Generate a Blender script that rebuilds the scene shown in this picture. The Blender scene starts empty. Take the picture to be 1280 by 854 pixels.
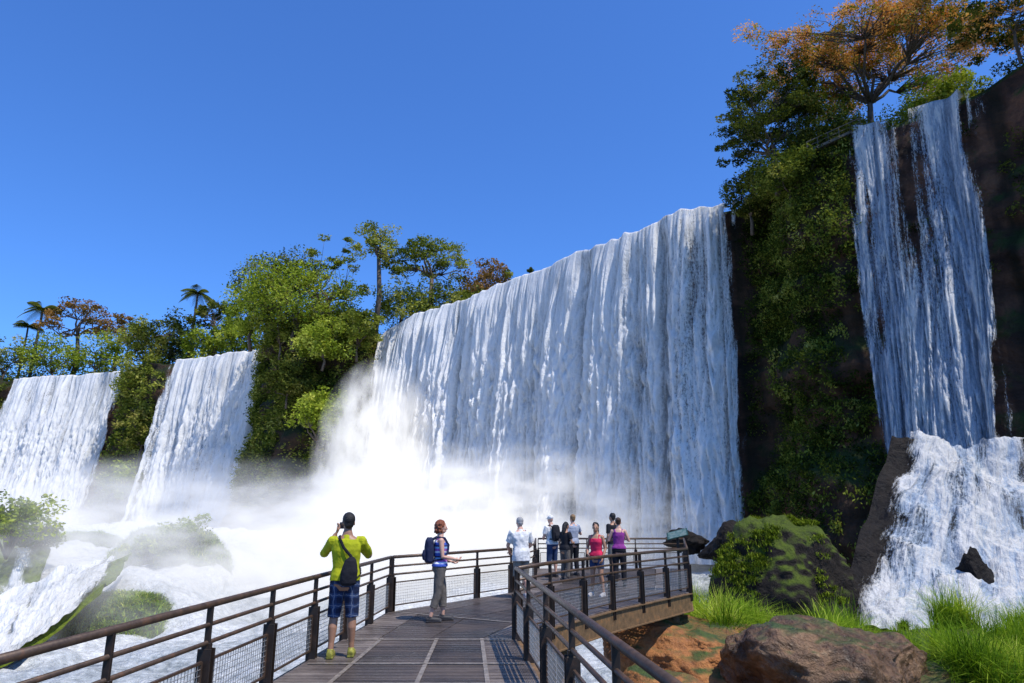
import bpy, bmesh, math, random
import numpy as np
from mathutils import Vector, Matrix
from mathutils.bvhtree import BVHTree
random.seed(7); RNG=np.random.default_rng(11)
scene=bpy.context.scene; COL=scene.collection
scene.view_settings.view_transform='Standard'; scene.view_settings.look='None'
scene.view_settings.exposure=0; scene.view_settings.gamma=1
PI=math.pi
# ------------------------------------------------------------ camera
H=1.7; TH=math.radians(14.33); F=853.3; ct,st=math.cos(TH),math.sin(TH)
cd=bpy.data.cameras.new('camera'); cam=bpy.data.objects.new('camera',cd); COL.objects.link(cam)
cam.location=(0,0,H); cam.rotation_euler=(PI/2+TH,0,0); cd.lens=24; cd.sensor_width=36; cd.clip_end=9000; cd.clip_start=0.05
scene.camera=cam
def ratio(py):
    y=(427-py)/F; return (st+y*ct)/(ct-y*st)
def zat(py,Y): return H+ratio(py)*Y
def xat(px,Y,z): return (px-640)/F*(Y*ct+(z-H)*st)
# ------------------------------------------------------------ noise
def _h(ix,iy,iz,seed):
    n=(ix*374761393+iy*668265263+iz*1274126177+seed*974634777)&0xffffffff
    n=((n^(n>>13))*1103515245)&0xffffffff
    n=n^(n>>16)
    return (n&0xffff)/65535.0
def vn(x,y,z,seed=0):
    x,y,z=np.broadcast_arrays(np.asarray(x,float),np.asarray(y,float),np.asarray(z,float))
    ix=np.floor(x).astype(np.int64);iy=np.floor(y).astype(np.int64);iz=np.floor(z).astype(np.int64)
    fx=x-ix;fy=y-iy;fz=z-iz
    fx=fx*fx*(3-2*fx);fy=fy*fy*(3-2*fy);fz=fz*fz*(3-2*fz)
    def L(a,b,t): return a+(b-a)*t
    r=L(L(L(_h(ix,iy,iz,seed),_h(ix+1,iy,iz,seed),fx),L(_h(ix,iy+1,iz,seed),_h(ix+1,iy+1,iz,seed),fx),fy),
        L(L(_h(ix,iy,iz+1,seed),_h(ix+1,iy,iz+1,seed),fx),L(_h(ix,iy+1,iz+1,seed),_h(ix+1,iy+1,iz+1,seed),fx),fy),fz)
    return r*2-1
def fbm(x,y,z,o=4,seed=0):
    a=1;s=0;t=0
    for k in range(o):
        s=s+a*vn(np.asarray(x)*2**k,np.asarray(y)*2**k,np.asarray(z)*2**k,seed+k*17); t+=a; a*=.5
    return s/t
def bil(x,y,z,o=3,seed=0):
    a=1;s=0;t=0
    for k in range(o):
        s=s+a*np.abs(vn(np.asarray(x)*2**k,np.asarray(y)*2**k,np.asarray(z)*2**k,seed+k*17)); t+=a; a*=.55
    return s/t*2-.6
def sst(a,b,x):
    t=np.clip((np.asarray(x,float)-a)/(b-a),0,1); return t*t*(3-2*t)
# ------------------------------------------------------------ object helpers
def tag(o,label=None,cat=None,group=None,kind=None):
    if label:o['label']=label
    if cat:o['category']=cat
    if group:o['group']=group
    if kind:o['kind']=kind
    return o
def thing(name,label,cat,loc=(0,0,0),rz=0,group=None):
    o=bpy.data.objects.new(name,None); COL.objects.link(o); o.location=loc; o.rotation_euler=(0,0,rz)
    o.empty_display_size=.2
    return tag(o,label,cat,group)
def mesh_np(name,V,Fc,mat,parent=None,smooth=False,attrs=None,uv=None,loc=None):
    me=bpy.data.meshes.new(name); V=np.asarray(V,np.float32); Fc=np.asarray(Fc,np.int32); n=Fc.shape[1]
    me.vertices.add(len(V)); me.vertices.foreach_set('co',V.ravel())
    me.loops.add(Fc.size); me.loops.foreach_set('vertex_index',Fc.ravel())
    me.polygons.add(len(Fc)); me.polygons.foreach_set('loop_start',np.arange(0,Fc.size,n,dtype=np.int32))
    me.update(calc_edges=True)
    me.polygons.foreach_set('use_smooth',np.full(len(Fc),smooth))
    for k,a in (attrs or {}).items():
        at=me.attributes.new(k,'FLOAT','POINT'); at.data.foreach_set('value',np.asarray(a,np.float32).ravel())
    if uv is not None:
        l=me.uv_layers.new(name='UVMap'); l.data.foreach_set('uv',np.asarray(uv,np.float32)[Fc.ravel()].ravel())
    me.materials.append(mat)
    o=bpy.data.objects.new(name,me); COL.objects.link(o)
    if parent:o.parent=parent
    if loc is not None:o.location=loc
    return o
def grid_faces(nr,nc):
    i=np.arange(nr*nc).reshape(nr,nc)
    return np.stack([i[:-1,:-1],i[1:,:-1],i[1:,1:],i[:-1,1:]],-1).reshape(-1,4)
class MB:
    def __init__(s): s.v=[];s.f=[]
    def box(s,c,d,R=None):
        b=len(s.v); c=Vector(c)
        for x in(-.5,.5):
            for y in(-.5,.5):
                for z in(-.5,.5):
                    p=Vector((x*d[0],y*d[1],z*d[2])); p=R@p if R else p
                    s.v.append(tuple(c+p))
        s.f+=[(b,b+1,b+3,b+2),(b+4,b+6,b+7,b+5),(b,b+4,b+5,b+1),(b+2,b+3,b+7,b+6),(b,b+2,b+6,b+4),(b+1,b+5,b+7,b+3)]
    def bar(s,a,b,w,h):
        a=Vector(a);b=Vector(b);d=b-a;L=d.length; d.normalize()
        up=Vector((0,0,1))
        if abs(d.z)>.95: up=Vector((0,1,0))
        sx=d.cross(up).normalized(); uz=sx.cross(d)
        R=Matrix((sx,d,uz)).transposed(); s.box((a+b)/2,(w,L,h),R)
    def tube(s,pts,rad,n=8,cap=True,sq=(1,1)):
        pts=[Vector(p) for p in pts]; b0=len(s.v); m=len(pts)
        if not hasattr(rad,'__len__'): rad=[rad]*m
        ref=None
        for i,p in enumerate(pts):
            d=(pts[min(i+1,m-1)]-pts[max(i-1,0)]); 
            if d.length<1e-9:d=Vector((0,0,1))
            d.normalize()
            if ref is None:
                ref=Vector((0,0,1)) if abs(d.z)<.9 else Vector((1,0,0))
            x=(ref-d*ref.dot(d)).normalized(); y=d.cross(x); ref=x
            for k in range(n):
                a=2*PI*k/n; s.v.append(tuple(p+x*(math.cos(a)*rad[i]*sq[0])+y*(math.sin(a)*rad[i]*sq[1])))
        for i in range(m-1):
            for k in range(n):
                k2=(k+1)%n; s.f.append((b0+i*n+k,b0+i*n+k2,b0+(i+1)*n+k2,b0+(i+1)*n+k))
        if cap:
            s.f.append(tuple(b0+k for k in reversed(range(n)))); s.f.append(tuple(b0+(m-1)*n+k for k in range(n)))
    def loft(s,rings,n=24):
        b0=len(s.v)
        for(cx,cy,z,rx,ry) in rings:
            for k in range(n):
                a=2*PI*k/n; c,q=math.cos(a),math.sin(a)
                s.v.append((cx+rx*math.copysign(abs(c)**.85,c),cy+ry*math.copysign(abs(q)**.85,q),z))
        for i in range(len(rings)-1):
            for k in range(n):
                k2=(k+1)%n; s.f.append((b0+i*n+k,b0+i*n+k2,b0+(i+1)*n+k2,b0+(i+1)*n+k))
        s.f.append(tuple(b0+k for k in reversed(range(n)))); s.f.append(tuple(b0+(len(rings)-1)*n+k for k in range(n)))
    def ball(s,c,r,n=12,R=None):
        b0=len(s.v); c=Vector(c)
        if not hasattr(r,'__len__'): r=(r,r,r)
        def ad(p):
            p=Vector((p[0]*r[0],p[1]*r[1],p[2]*r[2])); p=R@p if R else p; s.v.append(tuple(c+p))
        m=n//2+1
        ad((0,0,-1))
        for i in range(1,m):
            t=PI*i/m
            for k in range(n): ad((math.sin(t)*math.cos(2*PI*k/n),math.sin(t)*math.sin(2*PI*k/n),-math.cos(t)))
        ad((0,0,1)); top=len(s.v)-1
        for k in range(n):
            k2=(k+1)%n
            s.f.append((b0,b0+1+k2,b0+1+k)); s.f.append((top,top-n+k,top-n+k2))
            for i in range(m-2):
                a=b0+1+i*n; s.f.append((a+k,a+k2,a+n+k2,a+n+k))
    def build(s,name,mat,parent=None,smooth=False,bevel=0):
        me=bpy.data.meshes.new(name); me.from_pydata(s.v,[],s.f); me.update()
        if smooth: me.polygons.foreach_set('use_smooth',[True]*len(me.polygons))
        me.materials.append(mat); o=bpy.data.objects.new(name,me); COL.objects.link(o)
        if parent:o.parent=parent
        if bevel:
            b=o.modifiers.new('b','BEVEL'); b.width=bevel; b.segments=1; b.limit_method='ANGLE'
        return o
# ------------------------------------------------------------ materials
class NT:
    def __init__(s,name):
        s.m=bpy.data.materials.new(name); s.m.use_nodes=True; s.t=s.m.node_tree; s.t.nodes.clear()
        s.out=s.n('ShaderNodeOutputMaterial')
    def n(s,ty,**kw):
        x=s.t.nodes.new(ty)
        for k,v in kw.items():
            if k[0]=='i' and k[1:].isdigit(): x.inputs[int(k[1:])].default_value=v
            else: setattr(x,k,v)
        return x
    def l(s,a,b): s.t.links.new(a,b)
    def math(s,op,a,b=None,clamp=False):
        x=s.n('ShaderNodeMath',operation=op,use_clamp=clamp)
        for i,v in enumerate((a,b)):
            if v is None: continue
            if isinstance(v,(int,float)): x.inputs[i].default_value=v
            else: s.l(v,x.inputs[i])
        return x.outputs[0]
    def noise(s,vec,scale,detail=4,rough=.55,dist=0):
        x=s.n('ShaderNodeTexNoise'); x.inputs['Scale'].default_value=scale; x.inputs['Detail'].default_value=detail
        x.inputs['Roughness'].default_value=rough; x.inputs['Distortion'].default_value=dist
        if vec is not None: s.l(vec,x.inputs['Vector'])
        return x.outputs[0]
    def ramp(s,fac,st):
        x=s.n('ShaderNodeValToRGB'); e=x.color_ramp.elements
        while len(e)<len(st): e.new(.5)
        for i,(p,c) in enumerate(st):
            e[i].position=p; e[i].color=(c,c,c,1) if isinstance(c,(int,float)) else (*c,1)
        s.l(fac,x.inputs[0]); return x.outputs[0]
    def mix(s,f,a,b,mode='MIX'):
        x=s.n('ShaderNodeMix',data_type='RGBA',blend_type=mode)
        for i,v in ((0,f),(6,a),(7,b)):
            if isinstance(v,(int,float)): x.inputs[i].default_value=v
            elif isinstance(v,tuple): x.inputs[i].default_value=(*v,1)
            else: s.l(v,x.inputs[i])
        return x.outputs[2]
    def mapv(s,vec,sc):
        x=s.n('ShaderNodeMapping'); x.inputs['Scale'].default_value=sc; s.l(vec,x.inputs[0]); return x.outputs[0]
    def obj(s): return s.n('ShaderNodeTexCoord').outputs['Object']
    def pos(s): return s.n('ShaderNodeNewGeometry').outputs['Position']
    def attr(s,a): return s.n('ShaderNodeAttribute',attribute_name=a).outputs['Fac']
    def bump(s,h,str=.5,dist=.05):
        x=s.n('ShaderNodeBump'); x.inputs['Strength'].default_value=str; x.inputs['Distance'].default_value=dist
        s.l(h,x.inputs['Height']); return x.outputs[0]
    def pbr(s,col,rough=.6,metal=0,normal=None,spec=.5):
        b=s.n('ShaderNodeBsdfPrincipled')
        if isinstance(col,tuple): b.inputs['Base Color'].default_value=(*col,1)
        else: s.l(col,b.inputs['Base Color'])
        if isinstance(rough,(int,float)): b.inputs['Roughness'].default_value=rough
        else: s.l(rough,b.inputs['Roughness'])
        b.inputs['Metallic'].default_value=metal; b.inputs['Specular IOR Level'].default_value=spec
        if normal is not None: s.l(normal,b.inputs['Normal'])
        return b.outputs[0]
    def done(s,sh): s.l(sh,s.out.inputs['Surface']); return s.m
def simple(name,col,rough=.6,metal=0,ns=20,amt=.25,bs=.2,bd=.01,spec=.4):
    t=NT(name); o=t.obj(); n=t.noise(o,ns,3)
    dark=tuple(c*(1-amt) for c in col); lite=tuple(min(1,c*(1+amt)) for c in col)
    c=t.ramp(n,[(.3,dark),(.7,lite)])
    return t.done(t.pbr(c,rough,metal,t.bump(n,bs,bd),spec))
def foliage(name,stops,trans=.3,scale=.25):
    t=NT(name); a=t.attr('tone'); n=t.noise(t.pos(),scale,2)
    f=t.math('ADD',a,t.math('MULTIPLY',t.math('SUBTRACT',n,.5),1.1),True)
    c=t.ramp(f,stops)
    d=t.n('ShaderNodeBsdfDiffuse'); t.l(c,d.inputs[0])
    tr=t.n('ShaderNodeBsdfTranslucent'); t.l(t.mix(1.0,c,(1.1,1.1,.5),'MULTIPLY'),tr.inputs[0])
    m=t.n('ShaderNodeMixShader',i0=trans); t.l(d.outputs[0],m.inputs[1]); t.l(tr.outputs[0],m.inputs[2])
    return t.done(m.outputs[0])
LEAF=foliage('leaf_mid',[(0,(.034,.055,.011)),(.4,(.135,.17,.025)),(.75,(.30,.32,.055)),(1,(.43,.41,.11))])
LEAFB=foliage('leaf_bright',[(0,(.055,.085,.010)),(.4,(.18,.24,.022)),(.75,(.36,.42,.05)),(1,(.50,.52,.10))])
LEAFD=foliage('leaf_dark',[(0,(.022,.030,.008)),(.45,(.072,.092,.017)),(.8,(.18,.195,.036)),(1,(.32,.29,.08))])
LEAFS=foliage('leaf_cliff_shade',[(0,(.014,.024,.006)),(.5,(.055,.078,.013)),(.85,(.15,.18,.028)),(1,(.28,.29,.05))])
LEAFO=foliage('leaf_orange',[(0,(.13,.12,.03)),(.25,(.36,.23,.06)),(.5,(.74,.34,.09)),(1,(.86,.50,.20))])
LEAFBR=foliage('leaf_brown',[(0,(.06,.055,.016)),(.5,(.22,.13,.04)),(1,(.45,.24,.08))])
GRASSM=foliage('grass_blades',[(0,(.05,.11,.01)),(.45,(.17,.29,.02)),(.8,(.38,.48,.05)),(1,(.58,.58,.14))],.35,.8)
MOSSL=foliage('moss_leaf',[(0,(.03,.05,.006)),(.5,(.11,.16,.012)),(1,(.28,.33,.04))])
def bark():
    t=NT('bark'); o=t.pos(); n=t.noise(t.mapv(o,(6,6,1)),1.2,4)
    return t.done(t.pbr(t.ramp(n,[(.3,(.045,.032,.022)),(.7,(.16,.12,.09))]),.9,0,t.bump(n,.6,.1)))
BARK=bark()
def cliffmat():
    t=NT('cliff_rock'); p=t.pos()
    n=t.noise(t.mapv(p,(1,1,1.6)),.22,6,.62,.4); n2=t.noise(p,1.3,6,.65); n3=t.noise(t.mapv(p,(1,1,.12)),.9,4)
    c=t.ramp(n,[(.3,(.022,.013,.009)),(.48,(.10,.048,.030)),(.64,(.24,.11,.06)),(.8,(.38,.21,.12))])
    c=t.mix(t.ramp(n3,[(.45,0.0),(.62,.65)]),c,(.022,.015,.012))
    nz=t.n('ShaderNodeSeparateXYZ'); t.l(t.n('ShaderNodeNewGeometry').outputs['Normal'],nz.inputs[0])
    mg=t.ramp(t.math('ADD',t.math('MULTIPLY',nz.outputs[2],.5),t.math('MULTIPLY',n2,.6)),[(.4,0.0),(.6,1.0)])
    c=t.mix(mg,c,(.05,.07,.014))
    c=t.mix(t.attr('veg'),c,(.012,.014,.006))
    h=t.math('ADD',n,t.math('MULTIPLY',n2,.5))
    return t.done(t.pbr(c,.75,0,t.bump(h,1,.8),.2))
CLIFF=cliffmat()
def rockmat(name,stops,moss=0,rough=.45,sc=1.0,mosscol=(.06,.10,.015),spec=.5):
    t=NT(name); p=t.pos(); n=t.noise(p,.9*sc,6,.62,.6); n2=t.noise(p,6*sc,6,.68)
    c=t.ramp(t.math('ADD',t.math('MULTIPLY',n,.6),t.math('MULTIPLY',n2,.4)),stops)
    if moss:
        nz=t.n('ShaderNodeSeparateXYZ'); t.l(t.n('ShaderNodeNewGeometry').outputs['Normal'],nz.inputs[0])
        mg=t.ramp(t.math('ADD',t.math('MULTIPLY',nz.outputs[2],.55),t.math('MULTIPLY',n,.6)),[(.75-moss*.4,0.0),(.9-moss*.4,1.0)])
        c=t.mix(mg,c,t.ramp(n2,[(.3,tuple(q*.4 for q in mosscol)),(.7,mosscol)]))
    h=t.math('ADD',n,t.math('MULTIPLY',n2,.35))
    return t.done(t.pbr(c,t.ramp(n2,[(.3,rough*.6),(.7,min(1,rough*1.5))]),0,t.bump(h,1,.3/sc),spec))
ROCKB=rockmat('rock_brown',[(.32,(.018,.010,.006)),(.46,(.085,.042,.018)),(.58,(.22,.12,.055)),(.74,(.46,.33,.19))],.05,.4,1.3)
ROCKO=rockmat('rock_orange',[(.3,(.08,.028,.010)),(.5,(.34,.13,.035)),(.75,(.56,.27,.09))],.08,.7,1.2)
ROCKD=rockmat('rock_dark_wet',[(.3,(.004,.004,.004)),(.55,(.013,.010,.009)),(.8,(.045,.036,.030))],0,.65,.8,spec=.2)
ROCKM=rockmat('rock_mossy',[(.3,(.007,.005,.004)),(.55,(.020,.015,.011)),(.8,(.055,.04,.027))],.75,.8,.8,(.085,.12,.013),.2)
ROCKG=rockmat('rock_green',[(.3,(.02,.03,.008)),(.8,(.06,.075,.02))],1.2,.9,.6,(.15,.20,.02),.1)
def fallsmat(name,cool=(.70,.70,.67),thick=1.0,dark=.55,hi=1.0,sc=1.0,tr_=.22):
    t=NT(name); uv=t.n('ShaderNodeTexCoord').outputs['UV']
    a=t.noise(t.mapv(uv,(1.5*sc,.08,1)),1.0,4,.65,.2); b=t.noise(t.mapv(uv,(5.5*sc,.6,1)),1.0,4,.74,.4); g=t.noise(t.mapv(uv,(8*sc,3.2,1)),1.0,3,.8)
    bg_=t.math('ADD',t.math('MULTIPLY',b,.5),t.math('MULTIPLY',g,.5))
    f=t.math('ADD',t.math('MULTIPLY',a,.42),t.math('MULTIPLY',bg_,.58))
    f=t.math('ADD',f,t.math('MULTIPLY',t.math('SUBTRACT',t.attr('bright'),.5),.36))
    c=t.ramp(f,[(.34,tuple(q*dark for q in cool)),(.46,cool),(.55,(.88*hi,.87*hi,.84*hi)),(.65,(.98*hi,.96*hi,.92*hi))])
    bmp=t.bump(f,1,.5)
    d=t.n('ShaderNodeBsdfDiffuse'); t.l(c,d.inputs[0]); t.l(bmp,d.inputs['Normal'])
    tr=t.n('ShaderNodeBsdfTranslucent'); t.l(c,tr.inputs[0])
    m=t.n('ShaderNodeMixShader',i0=tr_); t.l(d.outputs[0],m.inputs[1]); t.l(tr.outputs[0],m.inputs[2])
    al=t.math('ADD',t.attr('dens'),t.math('MULTIPLY',t.math('SUBTRACT',bg_,.5),2.6*thick))
    al=t.ramp(al,[(.25,0.0),(.78,1.0)])
    tp=t.n('ShaderNodeBsdfTransparent'); m2=t.n('ShaderNodeMixShader'); t.l(al,m2.inputs[0]); t.l(tp.outputs[0],m2.inputs[1]); t.l(m.outputs[0],m2.inputs[2])
    return t.done(m2.outputs[0])
FALLS=fallsmat('falling_water',cool=(.70,.70,.68),dark=.52); FALLS_THIN_SHADED=fallsmat('falling_water_thin_shaded',(.44,.50,.58),1.1,.6,.88,1.2); CASC=fallsmat('cascade_water_shaded',(.42,.50,.60),1.0,.55,.78,1.0)  # thin fall and cascade: bluish shade tinted into darker copies of the water
def rivermat():
    t=NT('river_water'); p=t.pos(); n=t.noise(p,.30,6,.68,1.5); n2=t.noise(p,2.4,5,.72,.6)
    f=t.math('ADD',t.math('ADD',t.math('MULTIPLY',n,.6),t.math('MULTIPLY',n2,.4)),t.math('MULTIPLY',t.math('SUBTRACT',t.attr('foam'),.5),.36))
    c=t.ramp(f,[(.3,(.045,.06,.06)),(.44,(.21,.24,.24)),(.56,(.46,.49,.49)),(.74,(.74,.75,.74))])
    return t.done(t.pbr(c,t.ramp(f,[(.35,.2),(.55,.85)]),0,t.bump(f,1,1.0),.3))
RIVER=rivermat()
def steel(name,col,rough=.42):
    t=NT(name); p=t.pos(); n=t.noise(p,9,4,.65); n2=t.noise(p,60,2)
    c=t.ramp(n,[(.3,tuple(q*.55 for q in col)),(.55,col),(.78,(col[0]*2.0,col[1]*1.5,col[2]*1.1))])
    return t.done(t.pbr(c,t.ramp(n2,[(.3,rough*.7),(.7,rough*1.4)]),.2,t.bump(n2,.15,.003),.5))
STEEL=steel('painted_brown_steel',(.085,.052,.032)); STEELB=steel('rust_brown_beam',(.19,.115,.055),.6)
STEELBLK=steel('dark_post_steel',(.028,.018,.013),.5)
WIRE=simple('galvanised_wire',(.42,.40,.37),.45,.6)
def deckmat(name,k=1.0):
    t=NT(name); p=t.pos(); n=t.noise(p,.8,5,.65); n2=t.noise(t.mapv(p,(5,14,3)),2,4); n3=t.noise(p,30,3,.7)
    f=t.math('ADD',t.math('MULTIPLY',t.attr('tone'),.32),t.math('ADD',t.math('MULTIPLY',n,.45),t.math('MULTIPLY',n2,.22)))
    c=t.ramp(f,[(.26,(.04*k,.033*k,.029*k)),(.5,(.145*k,.112*k,.093*k)),(.72,(.34*k,.28*k,.235*k))])
    wet=t.ramp(t.math('ADD',t.math('MULTIPLY',n,.6),t.math('MULTIPLY',n3,.4)),[(.42,.3),(.6,.75)])
    return t.done(t.pbr(c,wet,.3,t.bump(n3,.4,.006),.5))
DECK=deckmat('deck_grating'); SEAM=simple('worn_seam_steel',(.30,.25,.20),.45,.4,12,.4)
# ------------------------------------------------------------ world + sun
S=Vector((.36,-.32,.88)).normalized(); el=math.asin(S.z)
w=bpy.data.worlds.new('World'); scene.world=w; w.use_nodes=True; nt=w.node_tree
bg=nt.nodes['Background']; sky=nt.nodes.new('ShaderNodeTexSky'); sky.sky_type='NISHITA'; sky.sun_disc=False
sky.sun_elevation=el; sky.sun_rotation=math.atan2(S.x,S.y); sky.air_density=1.0; sky.dust_density=.6; sky.ozone_density=2.5
mx=nt.nodes.new('ShaderNodeMix'); mx.data_type='RGBA'; mx.blend_type='MULTIPLY'; mx.inputs[0].default_value=1; mx.inputs[7].default_value=(.60,1.10,1.90,1)
nt.links.new(sky.outputs[0],mx.inputs[6]); nt.links.new(mx.outputs[2],bg.inputs[0]); bg.inputs[1].default_value=.12
sd=bpy.data.lights.new('sun','SUN'); sd.energy=4.9; sd.angle=math.radians(.5); sd.color=(1,.94,.84)
so=bpy.data.objects.new('sun',sd); COL.objects.link(so); so.rotation_euler=(-S).to_track_quat('-Z','Y').to_euler(); so.location=(0,0,60)
# ============================================================ PEOPLE
def remesh(mb,name,mat,parent,voxel=.009,sm=2,amp=0,ns=9,lean=0,seed=0):
    me=bpy.data.meshes.new('tmp'); me.from_pydata(mb.v,[],mb.f); me.update()
    bm=bmesh.new(); bm.from_mesh(me); bmesh.ops.recalc_face_normals(bm,faces=bm.faces); bm.to_mesh(me); bm.free()
    o=bpy.data.objects.new('tmp',me); COL.objects.link(o)
    r=o.modifiers.new('r','REMESH'); r.mode='VOXEL'; r.voxel_size=voxel
    if sm:
        s=o.modifiers.new('s','SMOOTH'); s.iterations=sm; s.factor=.5
    dg=bpy.context.evaluated_depsgraph_get()
    nm=bpy.data.meshes.new_from_object(o.evaluated_get(dg)); nm.name=name
    bpy.data.objects.remove(o); bpy.data.meshes.remove(me)
    n=len(nm.vertices); co=np.empty(n*3,np.float32); nm.vertices.foreach_get('co',co); co=co.reshape(-1,3)
    if amp:
        no=np.empty(n*3,np.float32); nm.vertex_normals.foreach_get('vector',no); no=no.reshape(-1,3)
        d=fbm(co[:,0]*ns,co[:,1]*ns,co[:,2]*ns*.8,3,seed)*amp; co=co+no*d[:,None]
    if lean:
        a=lean*sst(.8,1.1,co[:,2]); y=co[:,1].copy(); z=co[:,2]-.93
        co[:,1]=y*np.cos(a)+z*np.sin(a); co[:,2]=.93+z*np.cos(a)-y*np.sin(a)
    nm.vertices.foreach_set('co',co.ravel().astype(np.float32))
    nm.polygons.foreach_set('use_smooth',[True]*len(nm.polygons)); nm.materials.clear(); nm.materials.append(mat); nm.update()
    ob=bpy.data.objects.new(name,nm); COL.objects.link(ob); ob.parent=parent; return ob
def skin(name,c): 
    t=NT(name); n=t.noise(t.obj(),25,3); b=t.pbr(t.ramp(n,[(.3,tuple(q*.9 for q in c)),(.7,c)]),.5); return t.done(b)
def cloth(name,c): return simple(name,c,.85,0,14,.18,.5,.02,.2)
SK1=skin('skin_tan',(.42,.22,.13)); SK2=skin('skin_fair',(.60,.34,.24)); SK3=skin('skin_brown',(.33,.17,.10))
def hand(m,w,d,n,side):
    w=Vector(w);d=Vector(d).normalized();n=Vector(n); n=(n-d*n.dot(d)).normalized(); s=d.cross(n)*side
    Ls=(.072,.082,.076,.058)
    for i in range(4):
        k=w+d*(.088-.004*abs(i-1))+s*(i-1.5)*.021
        m.tube([w-d*.01+s*(i-1.5)*.010,w+d*.04+s*(i-1.5)*.018,k],[.018,.016,.0125],6)
        p1=k+(d*.85+n*.5)*Ls[i]*.45; p2=p1+(d*.4+n*.9)*Ls[i]*.33; p3=p2+(n*.95-d*.1)*Ls[i]*.25
        m.tube([k,p1,p2,p3],[.0115,.0105,.0095,.008],6)
    t0=w+d*.02-s*.022; t1=w+d*.05-s*.052+n*.012; t2=t1+d*.03+n*.018-s*.004
    m.tube([t0,t1,t2],[.016,.0125,.010],6)
def person(label,x,y,rz,ht=1.72,female=False,skinm=SK1,arms=None,legs=None,lean=0,yaw=0,pitch=0,
           top=None,bottom=None,hair=None,shoe=None,vox=.009,group=None,sleeve=.5,legfrac=.9,loose=1.0,seed=1,topkind='shirt',botname='shorts',z=0):
    k=ht/1.72; root=thing('person',label,'person',(x,y,z),rz,group); root.scale=(k,k,k)
    fs=.90 if female else 1.0; hipf=1.04 if female else 1.0; wf=.86 if female else 1.0
    T=[(0,0,.78,.12,.09),(0,-.01,.86,.165*hipf,.118),(0,-.012,.94,.168*hipf,.118),(0,0,1.05,.145*wf,.10),(0,.004,1.15,.152*fs,.108),
       (0,.01 if female else 0,1.26,.172*fs,.122 if female else .114),(0,0,1.34,.172*fs,.105),(0,-.005,1.395,.145*fs,.085),(0,-.008,1.44,.07,.06),(0,-.004,1.5,.052,.055)]
    A=arms or {}; sh={-1:Vector((-.178*fs,-.005,1.372)),1:Vector((.178*fs,-.005,1.372))}
    el_={-1:Vector(A.get('le',(-.23,-.03,1.10))),1:Vector(A.get('re',(.23,-.03,1.10)))}
    wr={-1:Vector(A.get('lw',(-.24,.06,.86))),1:Vector(A.get('rw',(.24,.06,.86)))}
    G=legs or {}; kn={-1:Vector(G.get('lk',(-.10,.02,.47))),1:Vector(G.get('rk',(.10,.02,.47)))}
    an={-1:Vector(G.get('la',(-.11,-.02,.085))),1:Vector(G.get('ra',(.11,-.02,.085)))}
    hp={-1:Vector((-.088,-.008,.86)),1:Vector((.088,-.008,.86))}
    Rh=Matrix.Rotation(yaw,3,'Z')@Matrix.Rotation(pitch,3,'X')
    hc=Vector((0,.012,1.60))
    def hq(p): return hc+Rh@Vector(p)
    m=MB(); m.loft(T); m.tube([(0,-.004,1.42),(0,0,1.50),hq((0,-.01,-.04))],[.056,.050,.052],12)
    m.ball(hq((0,-.008,.02)),(.074,.094,.098),16,Rh); m.ball(hq((0,.028,-.055)),(.054,.058,.052),12,Rh)
    m.ball(hq((0,.05,-.008)),(.058,.045,.06),12,Rh)
    m.tube([hq((0,.088,.012)),hq((0,.108,-.028)),hq((0,.09,-.034))],[.010,.014,.008],6)
    m.tube([hq((-.02,.084,-.062)),hq((0,.09,-.060)),hq((.02,.084,-.062))],[.006,.009,.006],6)
    m.tube([hq((-.035,.082,.022)),hq((0,.087,.020)),hq((.035,.082,.022))],[.009,.008,.009],6)
    for s in(-1,1):
        m.ball(hq((s*.076,-.006,-.012)),(.009,.018,.030),8,Rh)
        af=.88 if female else 1
        mid=sh[s].lerp(el_[s],.5)
        m.tube([sh[s]-Vector((s*.05,0,.0)),sh[s],mid,el_[s],el_[s].lerp(wr[s],.35),wr[s]],[.05,.058*af,.049*af,.040*af,.041*af,.027*af],12)
        m.ball(sh[s],.058*af,10); m.ball(el_[s],.040*af,8)
        d=(wr[s]-el_[s]).normalized(); hand(m,wr[s],d,A.get('pn',(-s,0.15,0)),s*1.0)
        kk=kn[s]; aa=an[s]; calf=kk.lerp(aa,.32)+Vector((0,-.014,0))
        m.tube([hp[s]+Vector((0,0,.04)),hp[s].lerp(kk,.4),kk+Vector((0,0,.05)),kk,calf,kk.lerp(aa,.75),aa],[.094,.080,.058,.054,.056,.038,.034],14)
        m.ball(hp[s],.096,10); m.ball(aa,.036,8)
        m.tube([aa+Vector((0,-.045,-.05)),aa+Vector((0,.04,-.04)),aa+Vector((0,.15,-.062)),aa+Vector((0,.185,-.066))],[.032,.036,.028,.016],8)
    remesh(m,'body',skinm,root,vox*.8,2,0,9,lean)
    for s in(-1,1):
        e=MB(); e.ball(hq((s*.029,.084,.006)),(.011,.008,.007),8,Rh); eo=e.build('eye',DARKEYE,root,True)
        if lean:
            for v in eo.data.vertices:
                a=lean; y0=v.co.y; z0=v.co.z-.93; v.co.y=y0*math.cos(a)+z0*math.sin(a); v.co.z=.93+z0*math.cos(a)-y0*math.sin(a)
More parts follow.
